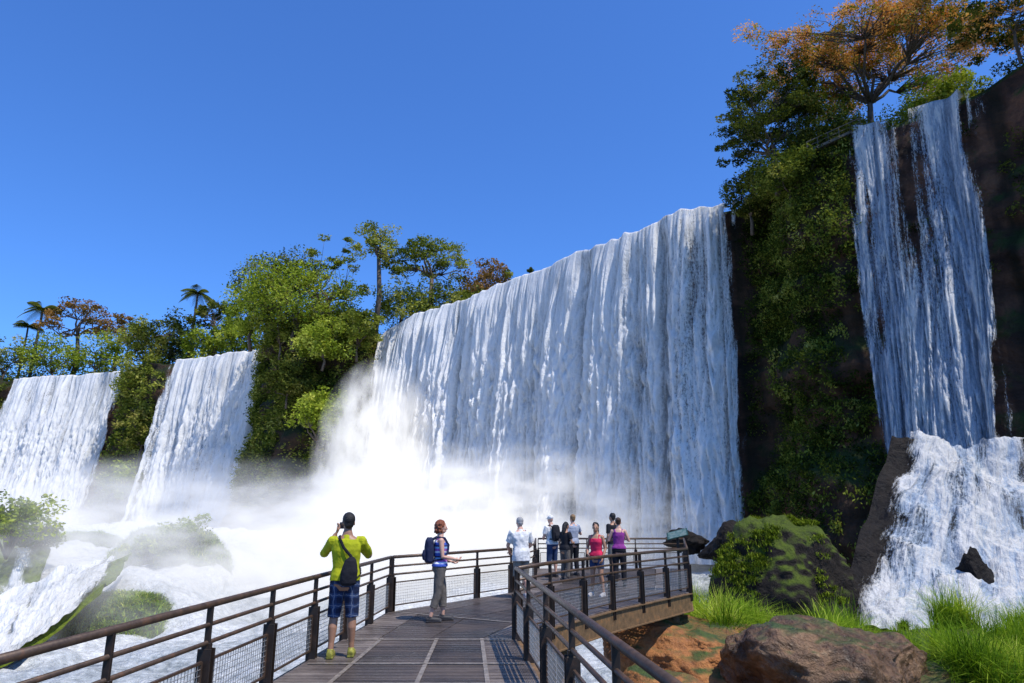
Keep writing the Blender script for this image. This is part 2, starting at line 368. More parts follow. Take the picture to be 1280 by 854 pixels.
    if top:
        m=MB(); g=.013*loose; hem=(.90 if topkind!='tank' else .93)-(.12 if loose>1.6 else 0)
        R=[(cx,cy,z_,rx+g,ry+g) for cx,cy,z_,rx,ry in T if 1.0<z_<(1.43 if sleeve>0 else 1.37)]
        if topkind=='tank': R=[(cx,cy,z_,rx-g+.009,ry-g+.009) for cx,cy,z_,rx,ry in R]
        R=[(0,-.005,hem,.172*hipf+g*1.4,.125+g*1.4),(0,-.005,.97,.165*hipf+g*1.3,.12+g*1.3)]+R
        m.loft(R)
        if sleeve>0:
            for s in(-1,1):
                pts=[sh[s]-Vector((s*.06,0,0)),sh[s]]; 
                if sleeve<=.5:
                    pts+=[sh[s].lerp(el_[s],.5*sleeve/.5*.7),sh[s].lerp(el_[s],sleeve/.5*.72)]; rr=[.056,.07,.066,.064]
                else:
                    pts+=[sh[s].lerp(el_[s],.5),el_[s],el_[s].lerp(wr[s],(sleeve-.5)*1.8)]; rr=[.058,.068,.058,.052,.044]
                m.tube(pts,[q*(.6+.4*loose) for q in rr],12)
                m.ball(sh[s],.066,10)
            m.tube([(0,-.006,1.40),(0,-.006,1.452)],[.088,.064],14)
        else:
            for s in(-1,1):
                m.tube([(s*.095,.085,1.33),(s*.098,.04,1.415),(s*.096,-.05,1.41),(s*.08,-.095,1.33)],.019,8)
        remesh(m,topkind if topkind!='tank' else 'tank_top',top,root,vox,1,.010*loose,11,lean,seed)
    if bottom:
        m=MB(); g=.010*loose
        m.loft([(0,-.008,.82,.14,.10),(0,-.01,.87,.172*hipf+g*.4,.124+g*.4),(0,-.012,.93,.174*hipf+g*.4,.124+g*.3),(0,-.008,1.0,.158*hipf,.114)])
        for s in(-1,1):
            path=[hp[s]+Vector((0,0,.03)),hp[s].lerp(kn[s],.45),kn[s],kn[s].lerp(an[s],.5),an[s]]
            rad=[.098+g*.2,.084+g*.6,.064+g*1.1,.060+g,.048+g]
            if legfrac<.99:
                L=4*legfrac; i=int(L); f=L-i
                pe=path[i].lerp(path[i+1],f); re=rad[i]*(1-f)+rad[i+1]*f+g*.4
                path=path[:i+1]+[pe]; rad=rad[:i+1]+[re]
            m.tube(path,rad,16)
        remesh(m,botname,bottom,root,vox,1,.007*loose,10,0,seed+5)
    if shoe:
        for s in(-1,1):
            m=MB(); a=an[s]; b=a.z-.085
            m.tube([(a.x,a.y-.075,b+.045),(a.x,a.y-.03,b+.052),(a.x,a.y+.06,b+.045),(a.x,a.y+.15,b+.034),(a.x,a.y+.20,b+.028)],[.036,.046,.046,.043,.026],12)
            m.box((a.x,a.y+.062,b+.012),(.084,.27,.024))
            m.tube([(a.x,a.y-.015,b+.05),(a.x,a.y-.005,b+.105)],[.045,.042],10)
            remesh(m,'shoe',shoe,root,.008,1)
    if hair:
        kind,hm=hair; m=MB()
        if kind=='short':
            m.ball(hq((0,-.022,.042)),(.082,.095,.090),16,Rh); m.ball(hq((0,-.055,-.01)),(.066,.055,.065),12,Rh)
        elif kind=='curly':
            m.ball(hq((0,-.03,.045)),(.096,.10,.098),16,Rh); m.ball(hq((0,-.065,-.03)),(.085,.062,.085),12,Rh)
            for i in range(26):
                a=i*2.4; m.ball(hq((.09*math.cos(a),-.03+.075*math.sin(a)*.9-.02,.06-.006*i+ .02*math.sin(i*3))),.026,6)
        elif kind=='long':
            m.ball(hq((0,-.024,.04)),(.084,.098,.092),16,Rh)
            m.tube([hq((0,-.06,.03)),hq((0,-.085,-.08)),hq((0,-.10,-.2)),hq((0,-.09,-.28))],[.07,.072,.06,.03],12,True,(1,1.1))
        elif kind=='bun':
            m.ball(hq((0,-.022,.04)),(.081,.096,.090),16,Rh); m.ball(hq((0,-.115,.05)),(.042,.042,.042),10,Rh); m.ball(hq((0,-.05,-.02)),(.06,.055,.05),10,Rh)
        elif kind=='cap':
            m.ball(hq((0,-.012,.052)),(.086,.102,.082),16,Rh); m.tube([hq((0,.07,.05)),hq((0,.16,.04))],[.055,.045],12,True,(.2,1))
        remesh(m,'hair' if kind!='cap' else 'cap',hm,root,.008,1,.010 if kind in('curly','long') else .004,40 if kind=='curly' else 25,lean,seed+9)
    return root
DARKEYE=simple('eye_dark',(.03,.02,.015),.2)
HB=simple('hair_black',(.012,.010,.009),.5,0,60,.5,.8,.02); HBR=simple('hair_auburn',(.20,.055,.022),.6,0,60,.5,.8,.02)
HG=simple('hair_grey',(.32,.31,.30),.6,0,60,.4,.8,.02); HDB=simple('hair_brown',(.045,.022,.012),.55,0,60,.5,.8,.02); HLB=simple('hair_light_brown',(.22,.13,.06),.6,0,60,.5,.8,.02)
YEL=cloth('cloth_lime_yellow',(.36,.38,.012)); WHT=cloth('cloth_white',(.62,.61,.59)); BLK=cloth('cloth_black',(.014,.014,.018)); RED=cloth('cloth_hot_pink',(.58,.025,.08))
PUR=cloth('cloth_purple',(.22,.035,.20)); NAVY=cloth('cloth_navy',(.018,.024,.06)); GRY=cloth('cloth_grey',(.12,.105,.09)); KHA=cloth('cloth_khaki',(.24,.21,.17)); DEN=cloth('cloth_denim',(.03,.05,.11))
LBL=cloth('cloth_pale_blue',(.30,.33,.40)); SHOEY=simple('shoe_olive_yellow',(.24,.23,.035),.6,0,30,.5); SHOED=simple('shoe_dark',(.03,.028,.03),.6); SHOEW=simple('shoe_light',(.45,.43,.42),.6)
def plaid():
    t=NT('plaid_blue'); o=t.obj(); wp=t.mix(.06,o,t.n('ShaderNodeTexNoise').outputs[1]); sp=t.n('ShaderNodeSeparateXYZ'); t.l(wp,sp.inputs[0])
    def line(o,k,th): return t.math('GREATER_THAN',t.math('SINE',t.math('MULTIPLY',sp.outputs[o],k)),th)
    a=line(0,62,.1); b=line(2,55,.15); c=t.mix(a,(.012,.019,.050),(.028,.052,.13)); d=t.mix(b,(.012,.019,.050),(.034,.064,.15))
    base=t.mix(.5,c,d); wl=t.math('MAXIMUM',line(0,62,.96),line(2,55,.97)); base=t.mix(wl,base,(.14,.17,.24)); n=t.noise(o,14,3)
    return t.done(t.pbr(base,.85,0,t.bump(n,.5,.02),.2))
def stripes():
    t=NT('striped_top'); sp=t.n('ShaderNodeSeparateXYZ'); t.l(t.obj(),sp.inputs[0])
    f=t.math('FRACT',t.math('MULTIPLY',sp.outputs[2],5.4))
    c=t.n('ShaderNodeValToRGB'); c.color_ramp.interpolation='CONSTANT'; e=c.color_ramp.elements
    for i,(p,q) in enumerate([(0,(.05,.10,.42)),(.28,(.70,.72,.8)),(.45,(.30,.10,.42)),(.68,(.25,.45,.72)),(.85,(.03,.03,.10))]):
        x=e[i] if i<2 else e.new(p); x.position=p; x.color=(*q,1)
    t.l(f,c.inputs[0]); n=t.noise(t.obj(),14,3)
    return t.done(t.pbr(c.outputs[0],.85,0,t.bump(n,.4,.02),.2))
PLAID=plaid(); STRIPE=stripes()
def pack(label,x,y,rz,mat,sc=1,h=1.22,yb=-.20,k=1.0,lean=0):
    r=thing('backpack',label,'backpack',(x,y,0),rz); r.scale=(k,k,k)
    m=MB(); m.loft([(0,yb,h-.23,.12*sc,.06*sc),(0,yb,h-.20,.15*sc,.085*sc),(0,yb,h,.15*sc,.095*sc),(0,yb,h+.15,.135*sc,.08*sc),(0,yb,h+.21,.09*sc,.05*sc)]); 
    remesh(m,'pack_body',mat,r,.01,3,.008,12,lean)
    m=MB(); m.loft([(0,yb-.09*sc,h-.18,.10*sc,.03),(0,yb-.10*sc,h-.10,.11*sc,.04),(0,yb-.09*sc,h-.01,.10*sc,.025)]); remesh(m,'front_pocket',mat,r,.01,2,.004,12,lean)
    for s in(-1,1):
        m=MB(); m.tube([(s*.09,yb+.05,h+.17),(s*.11,-.06,1.435),(s*.12,.06,1.42),(s*.125,.135,1.30),(s*.14,.12,1.16),(s*.15,0,1.05),(s*.12,yb+.06,h-.18)],.017,8,True,(1.2,.6)); remesh(m,'shoulder_strap',mat,r,.008,1,0,9,lean)
    return r
YX,YY=-2.12,9.15
person('person in lime yellow long sleeved shirt and blue plaid shorts raising a camera, back turned',YX,YY,math.radians(6),1.74,False,SK3,
  arms=dict(le=(-.31,.20,1.21),lw=(-.19,.30,1.45),re=(.26,.24,1.19),rw=(-.01,.33,1.43),pn=(0,.3,1)),legs=dict(lk=(-.115,.03,.47),rk=(.105,.03,.47),la=(-.125,-.03,.085),ra=(.115,.05,.085)),
  yaw=.25,pitch=.12,top=YEL,bottom=PLAID,hair=('short',HB),shoe=SHOEY,vox=.0075,sleeve=.80,legfrac=.50,loose=1.15,seed=3)
cr=thing('photo_camera','black photo camera held up by the person in the yellow shirt','camera',(YX,YY,0),math.radians(6))
m=MB(); m.box((-.10,.42,1.575),(.13,.05,.085)); m.box((-.10,.42,1.625),(.045,.05,.025)); m.build('camera_body',BLK,cr,bevel=.008)
m=MB(); m.tube([(-.10,.445,1.575),(-.10,.52,1.575)],.033,14); m.build('lens',BLK,cr,True)
sb=thing('sling_bag','black sling bag hanging on the back of the person in yellow','bag',(YX,YY,0),math.radians(6))
m=MB(); m.loft([(.06,-.19,.86,.07,.035),(.06,-.19,.89,.10,.055),(.07,-.19,1.03,.105,.06),(.08,-.185,1.16,.07,.045),(.09,-.18,1.20,.03,.02)]); remesh(m,'bag_body',BLK,sb,.009,2,.006,12)
m=MB(); m.tube([(.09,-.16,1.19),(-.02,-.150,1.31),(-.08,-.118,1.42),(-.10,-.02,1.452),(-.07,.11,1.40),(.05,.15,1.25),(.17,.10,1.03),(.185,-.02,.98),(.14,-.15,.93)],.014,8,True,(1.6,.6)); remesh(m,'strap',BLK,sb,.008,1)
WX,WY=-1.22,12.15
person('person in blue striped tank top and grey capri trousers with short auburn curls, standing side-on',WX,WY,math.radians(-78),1.62,True,SK2,
  arms=dict(le=(-.20,-.02,1.10),lw=(-.16,.21,1.00),re=(.20,.02,1.10),rw=(.14,.24,1.06),pn=(0,0,1)),legs=dict(lk=(-.09,.07,.47),rk=(.09,-.04,.47),la=(-.10,.08,.085),ra=(.10,-.16,.085)),
  top=STRIPE,bottom=GRY,hair=('curly',HBR),shoe=SHOED,vox=.0075,sleeve=0,legfrac=.80,loose=1.0,topkind='tank',botname='capri_trousers',seed=5,pitch=-.05)
pack('dark navy backpack worn by the person with auburn curls',WX,WY,math.radians(-78),NAVY,.95,1.22,-.20,1.62/1.72)
person('person in loose long white shirt with grey hair leaning on the railing, back turned',.20,15.45,math.radians(18),1.68,False,SK2,
  arms=dict(le=(-.26,.14,1.12),lw=(-.16,.34,1.0),re=(.27,.10,1.12),rw=(.16,.34,1.0),pn=(0,0,-1)),lean=.14,top=WHT,bottom=KHA,hair=('short',HG),shoe=SHOEW,sleeve=.5,legfrac=.52,loose=1.9,seed=7,topkind='shirt')
GX=lambda px,Y: xat(px,Y,1.3)
person('person in white cap and white shirt wearing a black backpack, leftmost of the far group',GX(690,20.6),20.6,math.radians(35),1.72,False,SK2,
  arms=dict(le=(-.24,.06,1.12),lw=(-.12,.26,1.1)),lean=.1,top=WHT,bottom=DEN,hair=('cap',WHT),shoe=SHOED,sleeve=.5,legfrac=.55,seed=8,loose=1.2)
pack('black backpack worn by the person in the white cap',GX(690,20.6),20.6,math.radians(35),BLK,.95,1.22,-.21,1.0,.1)
person('person with dark hair in black shirt, second from left in the far group',GX(706,19.4),19.4,math.radians(-50),1.54,True,SK1,
  arms=dict(re=(.24,.05,1.12),rw=(.10,.26,1.12)),lean=.08,top=BLK,bottom=GRY,hair=('long',HB),shoe=SHOED,sleeve=.4,legfrac=.95,seed=9,botname='trousers')
person('person with light brown hair in pale blue top close behind the one in black shirt',GX(716,21.2),21.2,math.radians(25),1.74,False,SK2,
  arms=dict(re=(.30,.06,1.16),rw=(.18,.24,1.3)),top=LBL,bottom=BLK,hair=('short',HLB),shoe=SHOED,sleeve=.45,legfrac=.95,seed=10,botname='trousers')
person('person in hot pink tank top and dark shorts with long dark hair',GX(745,15.8),15.8,math.radians(150),1.56,True,SK1,
  arms=dict(le=(-.22,-.03,1.10),lw=(-.20,.10,.88),re=(.24,-.02,1.12),rw=(.16,.18,1.0)),legs=dict(lk=(-.11,.03,.47),rk=(.12,.0,.47),la=(-.14,-.02,.085),ra=(.17,-.04,.085)),
  top=RED,bottom=DEN,hair=('long',HB),shoe=SHOEW,sleeve=0,legfrac=.30,topkind='tank',seed=11,yaw=.3)
person('person in purple tank top and black trousers with hair in a bun, back turned',GX(773,17.9),17.9,math.radians(-12),1.66,True,SK2,
  arms=dict(le=(-.26,.02,1.14),lw=(-.16,.22,1.18),re=(.26,.04,1.14),rw=(.18,.24,1.2)),lean=.08,top=PUR,bottom=BLK,hair=('bun',HDB),shoe=SHOED,sleeve=0,legfrac=.95,topkind='tank',seed=12,botname='trousers')
person('person in black shirt half hidden behind the purple tank top',GX(766,20.5),20.5,math.radians(40),1.78,False,SK1,
  top=BLK,bottom=KHA,hair=('short',HB),shoe=SHOED,sleeve=.5,legfrac=.5,seed=13)
# ============================================================ BOARDWALK
Ls=[(-3.05,-2),(-2.4,10.5),(-2.25,13.3),(0,16.6),(.6,19.2),(.8,24)]
Rs=[(1.25,-2),(.06,10.5),(.62,11.7),(1.9,13.75),(4.1,16.7),(5.8,24)]
bw=thing('boardwalk','grey brown metal grating walkway ending in a wide viewing platform above the river','boardwalk')
V=[];Fc=[];tone=[]
def addboard(a,b,c,d,z1,z0,tn):
    i=len(V)
    for z_ in(z1,z0):
        for p in(a,b,c,d): V.append((p[0],p[1],z_))
    Fc.extend([(i,i+1,i+2,i+3),(i+4,i+7,i+6,i+5),(i,i+4,i+5,i+1),(i+1,i+5,i+6,i+2),(i+2,i+6,i+7,i+3),(i+3,i+7,i+4,i)]); tone.extend([tn]*8)
lerp=lambda a,b,t:(a[0]+(b[0]-a[0])*t,a[1]+(b[1]-a[1])*t)
for q in range(5):
    L=(math.dist(Ls[q],Ls[q+1])+math.dist(Rs[q],Rs[q+1]))/2; n=int(L/.05)
    for i in range(n):
        t0=i/n;t1=(i+.66)/n
        if i%20==0: ptn=[(.75,.2,.15,.7)[_]+random.uniform(-.22,.22) for _ in range(4)]
        a,b,c,d=lerp(Ls[q],Ls[q+1],t0),lerp(Rs[q],Rs[q+1],t0),lerp(Rs[q],Rs[q+1],t1),lerp(Ls[q],Ls[q+1],t1)
        fr=[0,.22,.54,.80,1] if q==0 else [0,.2,.5,.8,1]
        for j in range(4):
            f0=fr[j]+.003*(j>0);f1=fr[j+1]-.003*(j<3)
            addboard(lerp(a,b,f0),lerp(a,b,f1),lerp(d,c,f1),lerp(d,c,f0),-.001*((i*7)%3),-.035,ptn[j]+random.uniform(-.2,.2))
mesh_np('deck_grating',V,Fc,DECK,bw,False,{'tone':tone})
SP=[]
for f_ in (.22,.54,.80):
    q0=lerp(Ls[0],Rs[0],f_);q1=lerp(Ls[1],Rs[1],f_); SP.append(((q0[0],q0[1],.006),(q1[0],q1[1],.006),.05))
for t_ in (.35,.52,.60,.69,.78,.86,.99):
    a=lerp(Ls[0],Ls[1],t_);b=lerp(Rs[0],Rs[1],t_); SP.append(((a[0]+.08,a[1],.013),(b[0]-.08,b[1],.013),.045))
SP.append(((Ls[2][0]+.1,Ls[2][1],.006),(Rs[2][0]-.1,Rs[2][1],.006),.05))
for a,b,wd in SP: m=MB(); m.bar(a,b,wd,.006); m.build('metal_strip',SEAM,bw)
for f_ in np.linspace(.04,.96,18):
    for q in range(5):
        a=lerp(Ls[q],Rs[q],f_);b=lerp(Ls[q+1],Rs[q+1],f_); m=MB(); m.bar((a[0],a[1],-.055),(b[0],b[1],-.055),.02,.035); m.build('bearer_bar',STEELBLK,bw)
def side(pts):
    for a,b in zip(pts[:-1],pts[1:]):
        m=MB(); m.bar((a[0],a[1],-.22),(b[0],b[1],-.22),.06,.34); m.bar((a[0],a[1],-.40),(b[0],b[1],-.40),.14,.02); m.bar((a[0],a[1],-.035),(b[0],b[1],-.035),.14,.02) 
        m.build('side_beam',STEELB,bw)
side(Ls); side([Ls[5],Rs[5]]); side(Rs)
for q in range(5):
    for t_ in ((.1,.3,.5,.7,.9) if q==0 else (.1,.6)):
        a=lerp(Ls[q],Ls[q+1],t_);b=lerp(Rs[q],Rs[q+1],t_)
        m=MB(); m.bar((a[0]+.1,a[1],-.19),(b[0]-.1,b[1],-.19),.08,.2); m.build('cross_beam',STEELB,bw)
for x_,y_ in((-2.4,4),(.5,4),(-2.3,9.8),(0,9.8),(-2,13),(.9,12.6),(.4,17.2),(3.7,16.7),(1.2,22.5),(5.3,22.5)):
    m=MB(); m.tube([(x_,y_,-9),(x_,y_,-.42)],.14,12); m.build('support_pillar',STEELB,bw,True)
def railing(pts,label):
    r=thing('railing',label,'railing'); 
    P=[Vector((a,b,0)) for a,b in pts]; seg=[(P[i+1]-P[i]).length for i in range(len(P)-1)]
    posts=[]
    for i in range(len(P)-1):
        n=max(1,round(seg[i]/1.45)); d=(P[i+1]-P[i])/seg[i]
        for k in range(n):
            posts.append((P[i].lerp(P[i+1],k/n),d))
            a=P[i].lerp(P[i+1],k/n)+d*.075; b=P[i].lerp(P[i+1],(k+1)/n)-d*.075
            f=MB()
            for z_ in(.10,.50): f.bar(a+Vector((0,0,z_)),b+Vector((0,0,z_)),.022,.022)
            for c in(a,b): f.bar(c+Vector((0,0,.10)),c+Vector((0,0,.50)),.022,.022)
            fo=f.build('mesh_panel',STEEL,r)
            wv=MB(); L=(b-a).length; nn=int(L/.05)
            for j in range(1,nn):
                p=a.lerp(b,j/nn); wv.bar(p+Vector((0,0,.105)),p+Vector((0,0,.495)),.0045,.0045)
            for j in range(1,8): z_=.10+.4*j/8; wv.bar(a+Vector((0,0,z_))+Vector((d.y,-d.x,0))*.004,b+Vector((0,0,z_))+Vector((d.y,-d.x,0))*.004,.0045,.0045)
            wv.build('wire_mesh',WIRE,fo)
    posts.append((P[-1],(P[-1]-P[-2]).normalized()))
    for p,d in posts:
        m=MB(); R=Matrix((d,Vector((-d.y,d.x,0)),Vector((0,0,1)))).transposed()
        for s in(-1,1): m.box(p+d*s*.036+Vector((0,0,.20)),(.016,.12,.80),R)
        m.box(p+Vector((0,0,.21)),(.054,.02,.78),R)
        m.box(p+Vector((0,0,.77)),(.03,.05,.34),R); m.box(p+Vector((0,0,.62)),(.05,.075,.05),R)
        m.build('post',STEELBLK,r,bevel=.003)
    def rail(z_,rad,name):
        m=MB(); m.tube([p+Vector((0,0,z_)) for p in P],rad,10); m.build(name,STEEL,r,True)
    rail(.955,.030,'top_rail'); rail(.79,.019,'lower_rail'); rail(.645,.019,'lower_rail')
    return r
def off(p,dx,dy): return (p[0]+dx,p[1]+dy)
railing([lerp(Ls[0],Ls[1],.22),Ls[1],Ls[2]],'long near railing on the left edge of the walkway, running out of the frame')
railing([off(Ls[2],.03,.06),off(Ls[3],-.02,0)],'middle railing behind the person with curls, where the walkway turns right')
railing([off(Ls[3],.04,.08),Ls[4],Ls[5]],'left side railing of the far viewing platform')
railing([off(Ls[5],.08,0),off(Rs[5],0,0)],'far end railing behind the group on the viewing platform')
railing([off(Rs[5],-.02,-.1),off(Rs[4],.02,.1)],'right end railing of the viewing platform beside the sign')
railing([off(Rs[4],-.0,0),Rs[3],Rs[2],off(Rs[1],.03,.06)],'front railing of the viewing platform above the brown side beam')
railing([Rs[1],lerp(Rs[0],Rs[1],.28)],'near railing on the right edge of the walkway, running towards the viewer')
sg=thing('information_sign','small tilted information sign with dark green frame on the platform corner post','sign',(3.95,16.95,0),math.radians(-16))
m=MB(); m.box((0,0,.62),(.06,.06,1.24)); m.build('sign_post',STEELBLK,sg,bevel=.005)
R=Matrix.Rotation(math.radians(-14),3,'Y')@Matrix.Rotation(math.radians(20),3,'X')
m=MB(); m.box((0,0,1.28),(.50,.46,.012),R); m.build('sign_frame',simple('sign_green',(.012,.05,.035),.5),sg)
def signface():
    t=NT('sign_face'); n=t.noise(t.obj(),9,3); return t.done(t.pbr(t.ramp(n,[(.4,(.04,.10,.08)),(.55,(.16,.20,.17)),(.7,(.07,.12,.08))]),.45))
m=MB(); m.box(Vector((0,0,1.28))+R@Vector((0,0,.009)),(.44,.40,.004),R); m.build('sign_panel',signface(),sg)
# ============================================================ CLIFFS
ctrl=[(-260,190,36,4),(-150,177,36,5),(-126,170,35,5),(-93,162,35,5),(-85,155,36,6),(-76,150,35,5),(-48.5,138,35,5),(-46,127,36,7),(-37,118,36,9),(-28.5,116,35,8),
(-25,119,30.5,4),(-21.5,118,34,4),(-15.1,112.6,35,4),(-7.7,104.9,35,3.5),(0,96.6,35,3),(5.6,90.8,35,3),(10.5,84,35,3),(15.5,76.8,35,3),(21,71.6,35,3),(25.8,69.5,35,3),
(27.0,66,36,3),(27.8,59,36.5,4),(31.6,57.6,36,5),(39.3,50,36,9),(41.5,45,37,8),(47,36,38,7),(62,22,38,7),(90,10,38,5)]
ctrl=np.array(ctrl,float); sc=np.concatenate([[0],np.cumsum(np.hypot(*np.diff(ctrl[:,:2],axis=0).T))])
SS=np.arange(0,sc[-1],.4); kern=np.exp(-np.linspace(-2,2,15)**2); kern/=kern.sum()
def smi(col): 
    a=np.interp(SS,sc,ctrl[:,col]); return np.convolve(np.pad(a,7,mode='edge'),kern,'valid')
CX,CY,CZ,CO=smi(0),smi(1),smi(2),smi(3)
CZ=CZ+vn(SS*.22,0,0,88)*.35
k2=np.exp(-np.linspace(-2,2,31)**2);k2/=k2.sum()
tx=np.gradient(CX);ty=np.gradient(CY); tx=np.convolve(np.pad(tx,15,mode='edge'),k2,'valid');ty=np.convolve(np.pad(ty,15,mode='edge'),k2,'valid')
nl=np.hypot(tx,ty); NX=ty/nl; NY=-tx/nl
def C(s): return [np.interp(s,SS,a) for a in(CX,CY,CZ,CO,NX,NY)]
ZON=[(sc[2],sc[3]),(sc[5],sc[6]),(sc[10],sc[19]),(sc[22],sc[23])]
def fm(s,pad=1.5):
    r=np.zeros_like(s)
    for a,b in ZON: r=np.maximum(r,sst(a-pad,a+pad,s)*(1-sst(b-pad,b+pad,s)))
    return r
ZB=-9
def cliff_off(s,v,z):
    x,y,zt,o,nx,ny=C(s); f=fm(s)
    big=fbm(s*.09,z*.07,0,3,5)*2.6; med=fbm(s*.3,z*.35,3,4,9)*1.7
    strata=(np.abs(vn(z*.28,s*.03,1,4)))*1.8
    return o*v**1.5+(big+med+strata)*(1-.75*f)*sst(0,.06,v)-.3
ss=np.arange(0,sc[-1]-.5,.5); nv=110; vv=np.linspace(0,1,nv)
bk=np.array([150,105,70,45,30,20,13,8,5,3,1.5,.6])
Sg,Vg=np.meshgrid(ss,vv,indexing='xy'); x,y,zt,o,nx,ny=C(Sg); z=zt+(ZB-zt)*Vg
of=cliff_off(Sg,Vg,z); FX=x+nx*of; FY=y+ny*of; FZ=z+fbm(Sg*.4,Vg*20,0,2,3)*.3*(1-fm(Sg))
Sb,Bb=np.meshgrid(ss,bk,indexing='xy'); x,y,zt,o,nx,ny=C(Sb); f=fm(Sb,3)
PX=x-nx*Bb;PY=y-ny*Bb;PZ=zt+(fbm(PX*.08,PY*.08,0,3,2)*1.5+.035*Bb)*sst(0,8,Bb)*(1-f*.97)-.25*f
VX=np.vstack([PX,FX]);VY=np.vstack([PY,FY]);VZ=np.vstack([PZ,FZ]); S2=np.vstack([Sb,Sg])
vegz=(1-fm(S2,.5))+np.where((S2>sc[19]-2)&(S2<sc[22]),1,0); vegz=np.clip(vegz,0,1); vegz*=np.where((S2>sc[23]+1),.0,1)
vegz*=np.where((S2>sc[19]-1)&(S2<sc[22]+1),.55+.45*sst(-.2,.2,fbm(S2*.2,VZ*.15,0,3,41)),1)
co=mesh_np('cliff',np.stack([VX,VY,VZ],-1).reshape(-1,3),grid_faces(*VX.shape),CLIFF,None,True,{'veg':vegz.ravel()*.65})
tag(co,'dark basalt cliff running behind and between the waterfalls','cliff',kind='structure')
def falls(zi,label,mat,ds,dz,basez,dens0,seed,lo=1.0,ext=(0,0),split=0,rdrop=0,fine_f=1.0,amp=1.0,br0=.46,ldrop=0):
    a,b=ZON[zi]; a-=ext[0]; b+=ext[1]
    s=np.arange(a,b,ds); n=int(36/dz); v=np.linspace(-.03,1,n)
    Sg,Vg=np.meshgrid(s,v,indexing='xy'); x,y,zt,o,nx,ny=C(Sg); vp=np.clip(Vg,0,1)
    z=zt+.35+(basez-zt)*vp
    out=o*((zt-z)/(zt-ZB)).clip(0,1)**1.5+1.0+1.9*np.sqrt(vp)
    out=np.where(Vg<0,Vg*48+1.0,out)
    u=Sg+fbm(Sg*.25,z*.05,0,2,seed)*.7
    broad=fbm(u*.34,z*.016,1,2,seed+11)
    col=bil(u*.75*fine_f,z*.022,1,3,seed+1); fine=bil(u*2.2*fine_f,z*.12,2,2,seed+2); puff=bil(u*1.4*fine_f,(z+col*7)*.42,3,4,seed+3)
    g0=sst(0,.10,vp)
    out=out+(broad*1.5*(.3+.7*g0)+(col*.85+fine*.25)*(.2+.8*g0)+puff*.65*sst(.03,.5,vp))*amp
    e=np.minimum(Sg-a,b-Sg)/2.2; edge=sst(-.3,1,e+fbm(Sg*.8,z*.12,0,3,seed+4)*1.3)
    gap=fbm(u*.45,z*.02,5,3,seed+6)
    dn=dens0+col*.5*lo+gap*.6*lo+fine*.4*lo
    if rdrop: dn=dn-rdrop*sst(b-18,b-5,Sg)
    if split:
        mid=a+(b-a)*.43+vn(z*.1,0,0,5)*.5; dn=dn-split*np.exp(-((Sg-mid)/(1.4-.6*vp))**2)*(1-sst(.30,.60,vp))
        dn=dn-ldrop*(1-sst(mid-1,mid+1,Sg))*(1-sst(.0,.10+.02*vn(Sg*2,0,0,3),vp))+.15*sst(.4,1,vp)
    dn=dn*edge-.6*(1-edge)
    X=x+nx*out; Y=y+ny*out; Z=z+vn(Sg*.9,0,0,seed+9)*.25*(1-g0)
    br=br0+broad*.36+col*.36+puff*.38+fine*.18  # creases painted darker and bulges whiter, on top of the rendered shading
    if rdrop: br=br-.12*sst(b-30,b-4,Sg)  # right end of the curtain greyed in colour as its less lit side
    o_=mesh_np('waterfall',np.stack([X,Y,Z],-1).reshape(-1,3),grid_faces(*X.shape),mat,None,True,{'dens':dn.ravel(),'bright':br.ravel()},np.stack([Sg.ravel(),z.ravel()],-1))
    return tag(o_,label,'waterfall')
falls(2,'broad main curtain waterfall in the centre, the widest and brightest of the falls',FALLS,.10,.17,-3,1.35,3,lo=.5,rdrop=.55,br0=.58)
falls(1,'second waterfall from the left, narrow slanting fall beside the wooded hill',FALLS,.16,.28,-5,.95,23,lo=.7,fine_f=.8,br0=.53)
falls(0,'leftmost white waterfall at the edge of the frame below the distant palms',FALLS,.16,.28,-5,1.05,43,lo=.6,fine_f=.8,br0=.55)
falls(3,'tall thin shaded waterfall on the right pouring over dark rock',FALLS_THIN_SHADED,.06,.15,0,.88,63,lo=.6,split=.95,ext=(.6,.7),fine_f=1.3,amp=.55,ldrop=.3)
# ============================================================ RIVER
xs=np.arange(-170,75,.6); ys=np.arange(3,185,.6); X,Y=np.meshgrid(xs,ys)
dm=np.full(X.shape,1e9); near_s=np.zeros(X.shape)
for i in range(0,len(SS),4):
    d=np.hypot(X-CX[i],Y-CY[i]); q=d<dm; dm[q]=d[q]; near_s[q]=SS[i]
f=fm(near_s,3)
r3=sst(sc[21],sc[22],near_s)
Z=-5+(3.2+2.5*r3)*np.exp(-(dm/(9+2*r3))**1.3)*(.35+.65*f)
lm=1-sst(-27,-17,X+fbm(X*.1,Y*.1,0,3,8)*4); edge=47+fbm(X*.12,0,0,3,6)*6+(X+30)*-.15
Z+=lm*(3.0*sst(edge-1.5,edge+2.5,Y)+1.0*sst(edge+9,edge+12,Y))
tur=.35+.65*np.clip(f*np.exp(-dm/30)+lm*.7+.25,0,1)
Z+=bil(X*.22,Y*.22,0,4,77)*1.0*tur+fbm(X*1.1,Y*1.1,0,3,78)*.30*tur
foam=np.clip(.40+.75*f*np.exp(-dm/28)+.45*lm+.40*(X<12)*sst(14,2,X)-.25*(X>12)*np.exp(-((dm-16)/14)**2)+.35*sst(20,28,X)*(Y<50)+fbm(X*.12,Y*.12,0,3,79)*.35,0,1.1)
rv=mesh_np('river',np.stack([X,Y,Z],-1).reshape(-1,3),grid_faces(*X.shape),RIVER,None,True,{'foam':foam.ravel()})
tag(rv,'foaming white river at the foot of the falls','river',kind='structure')
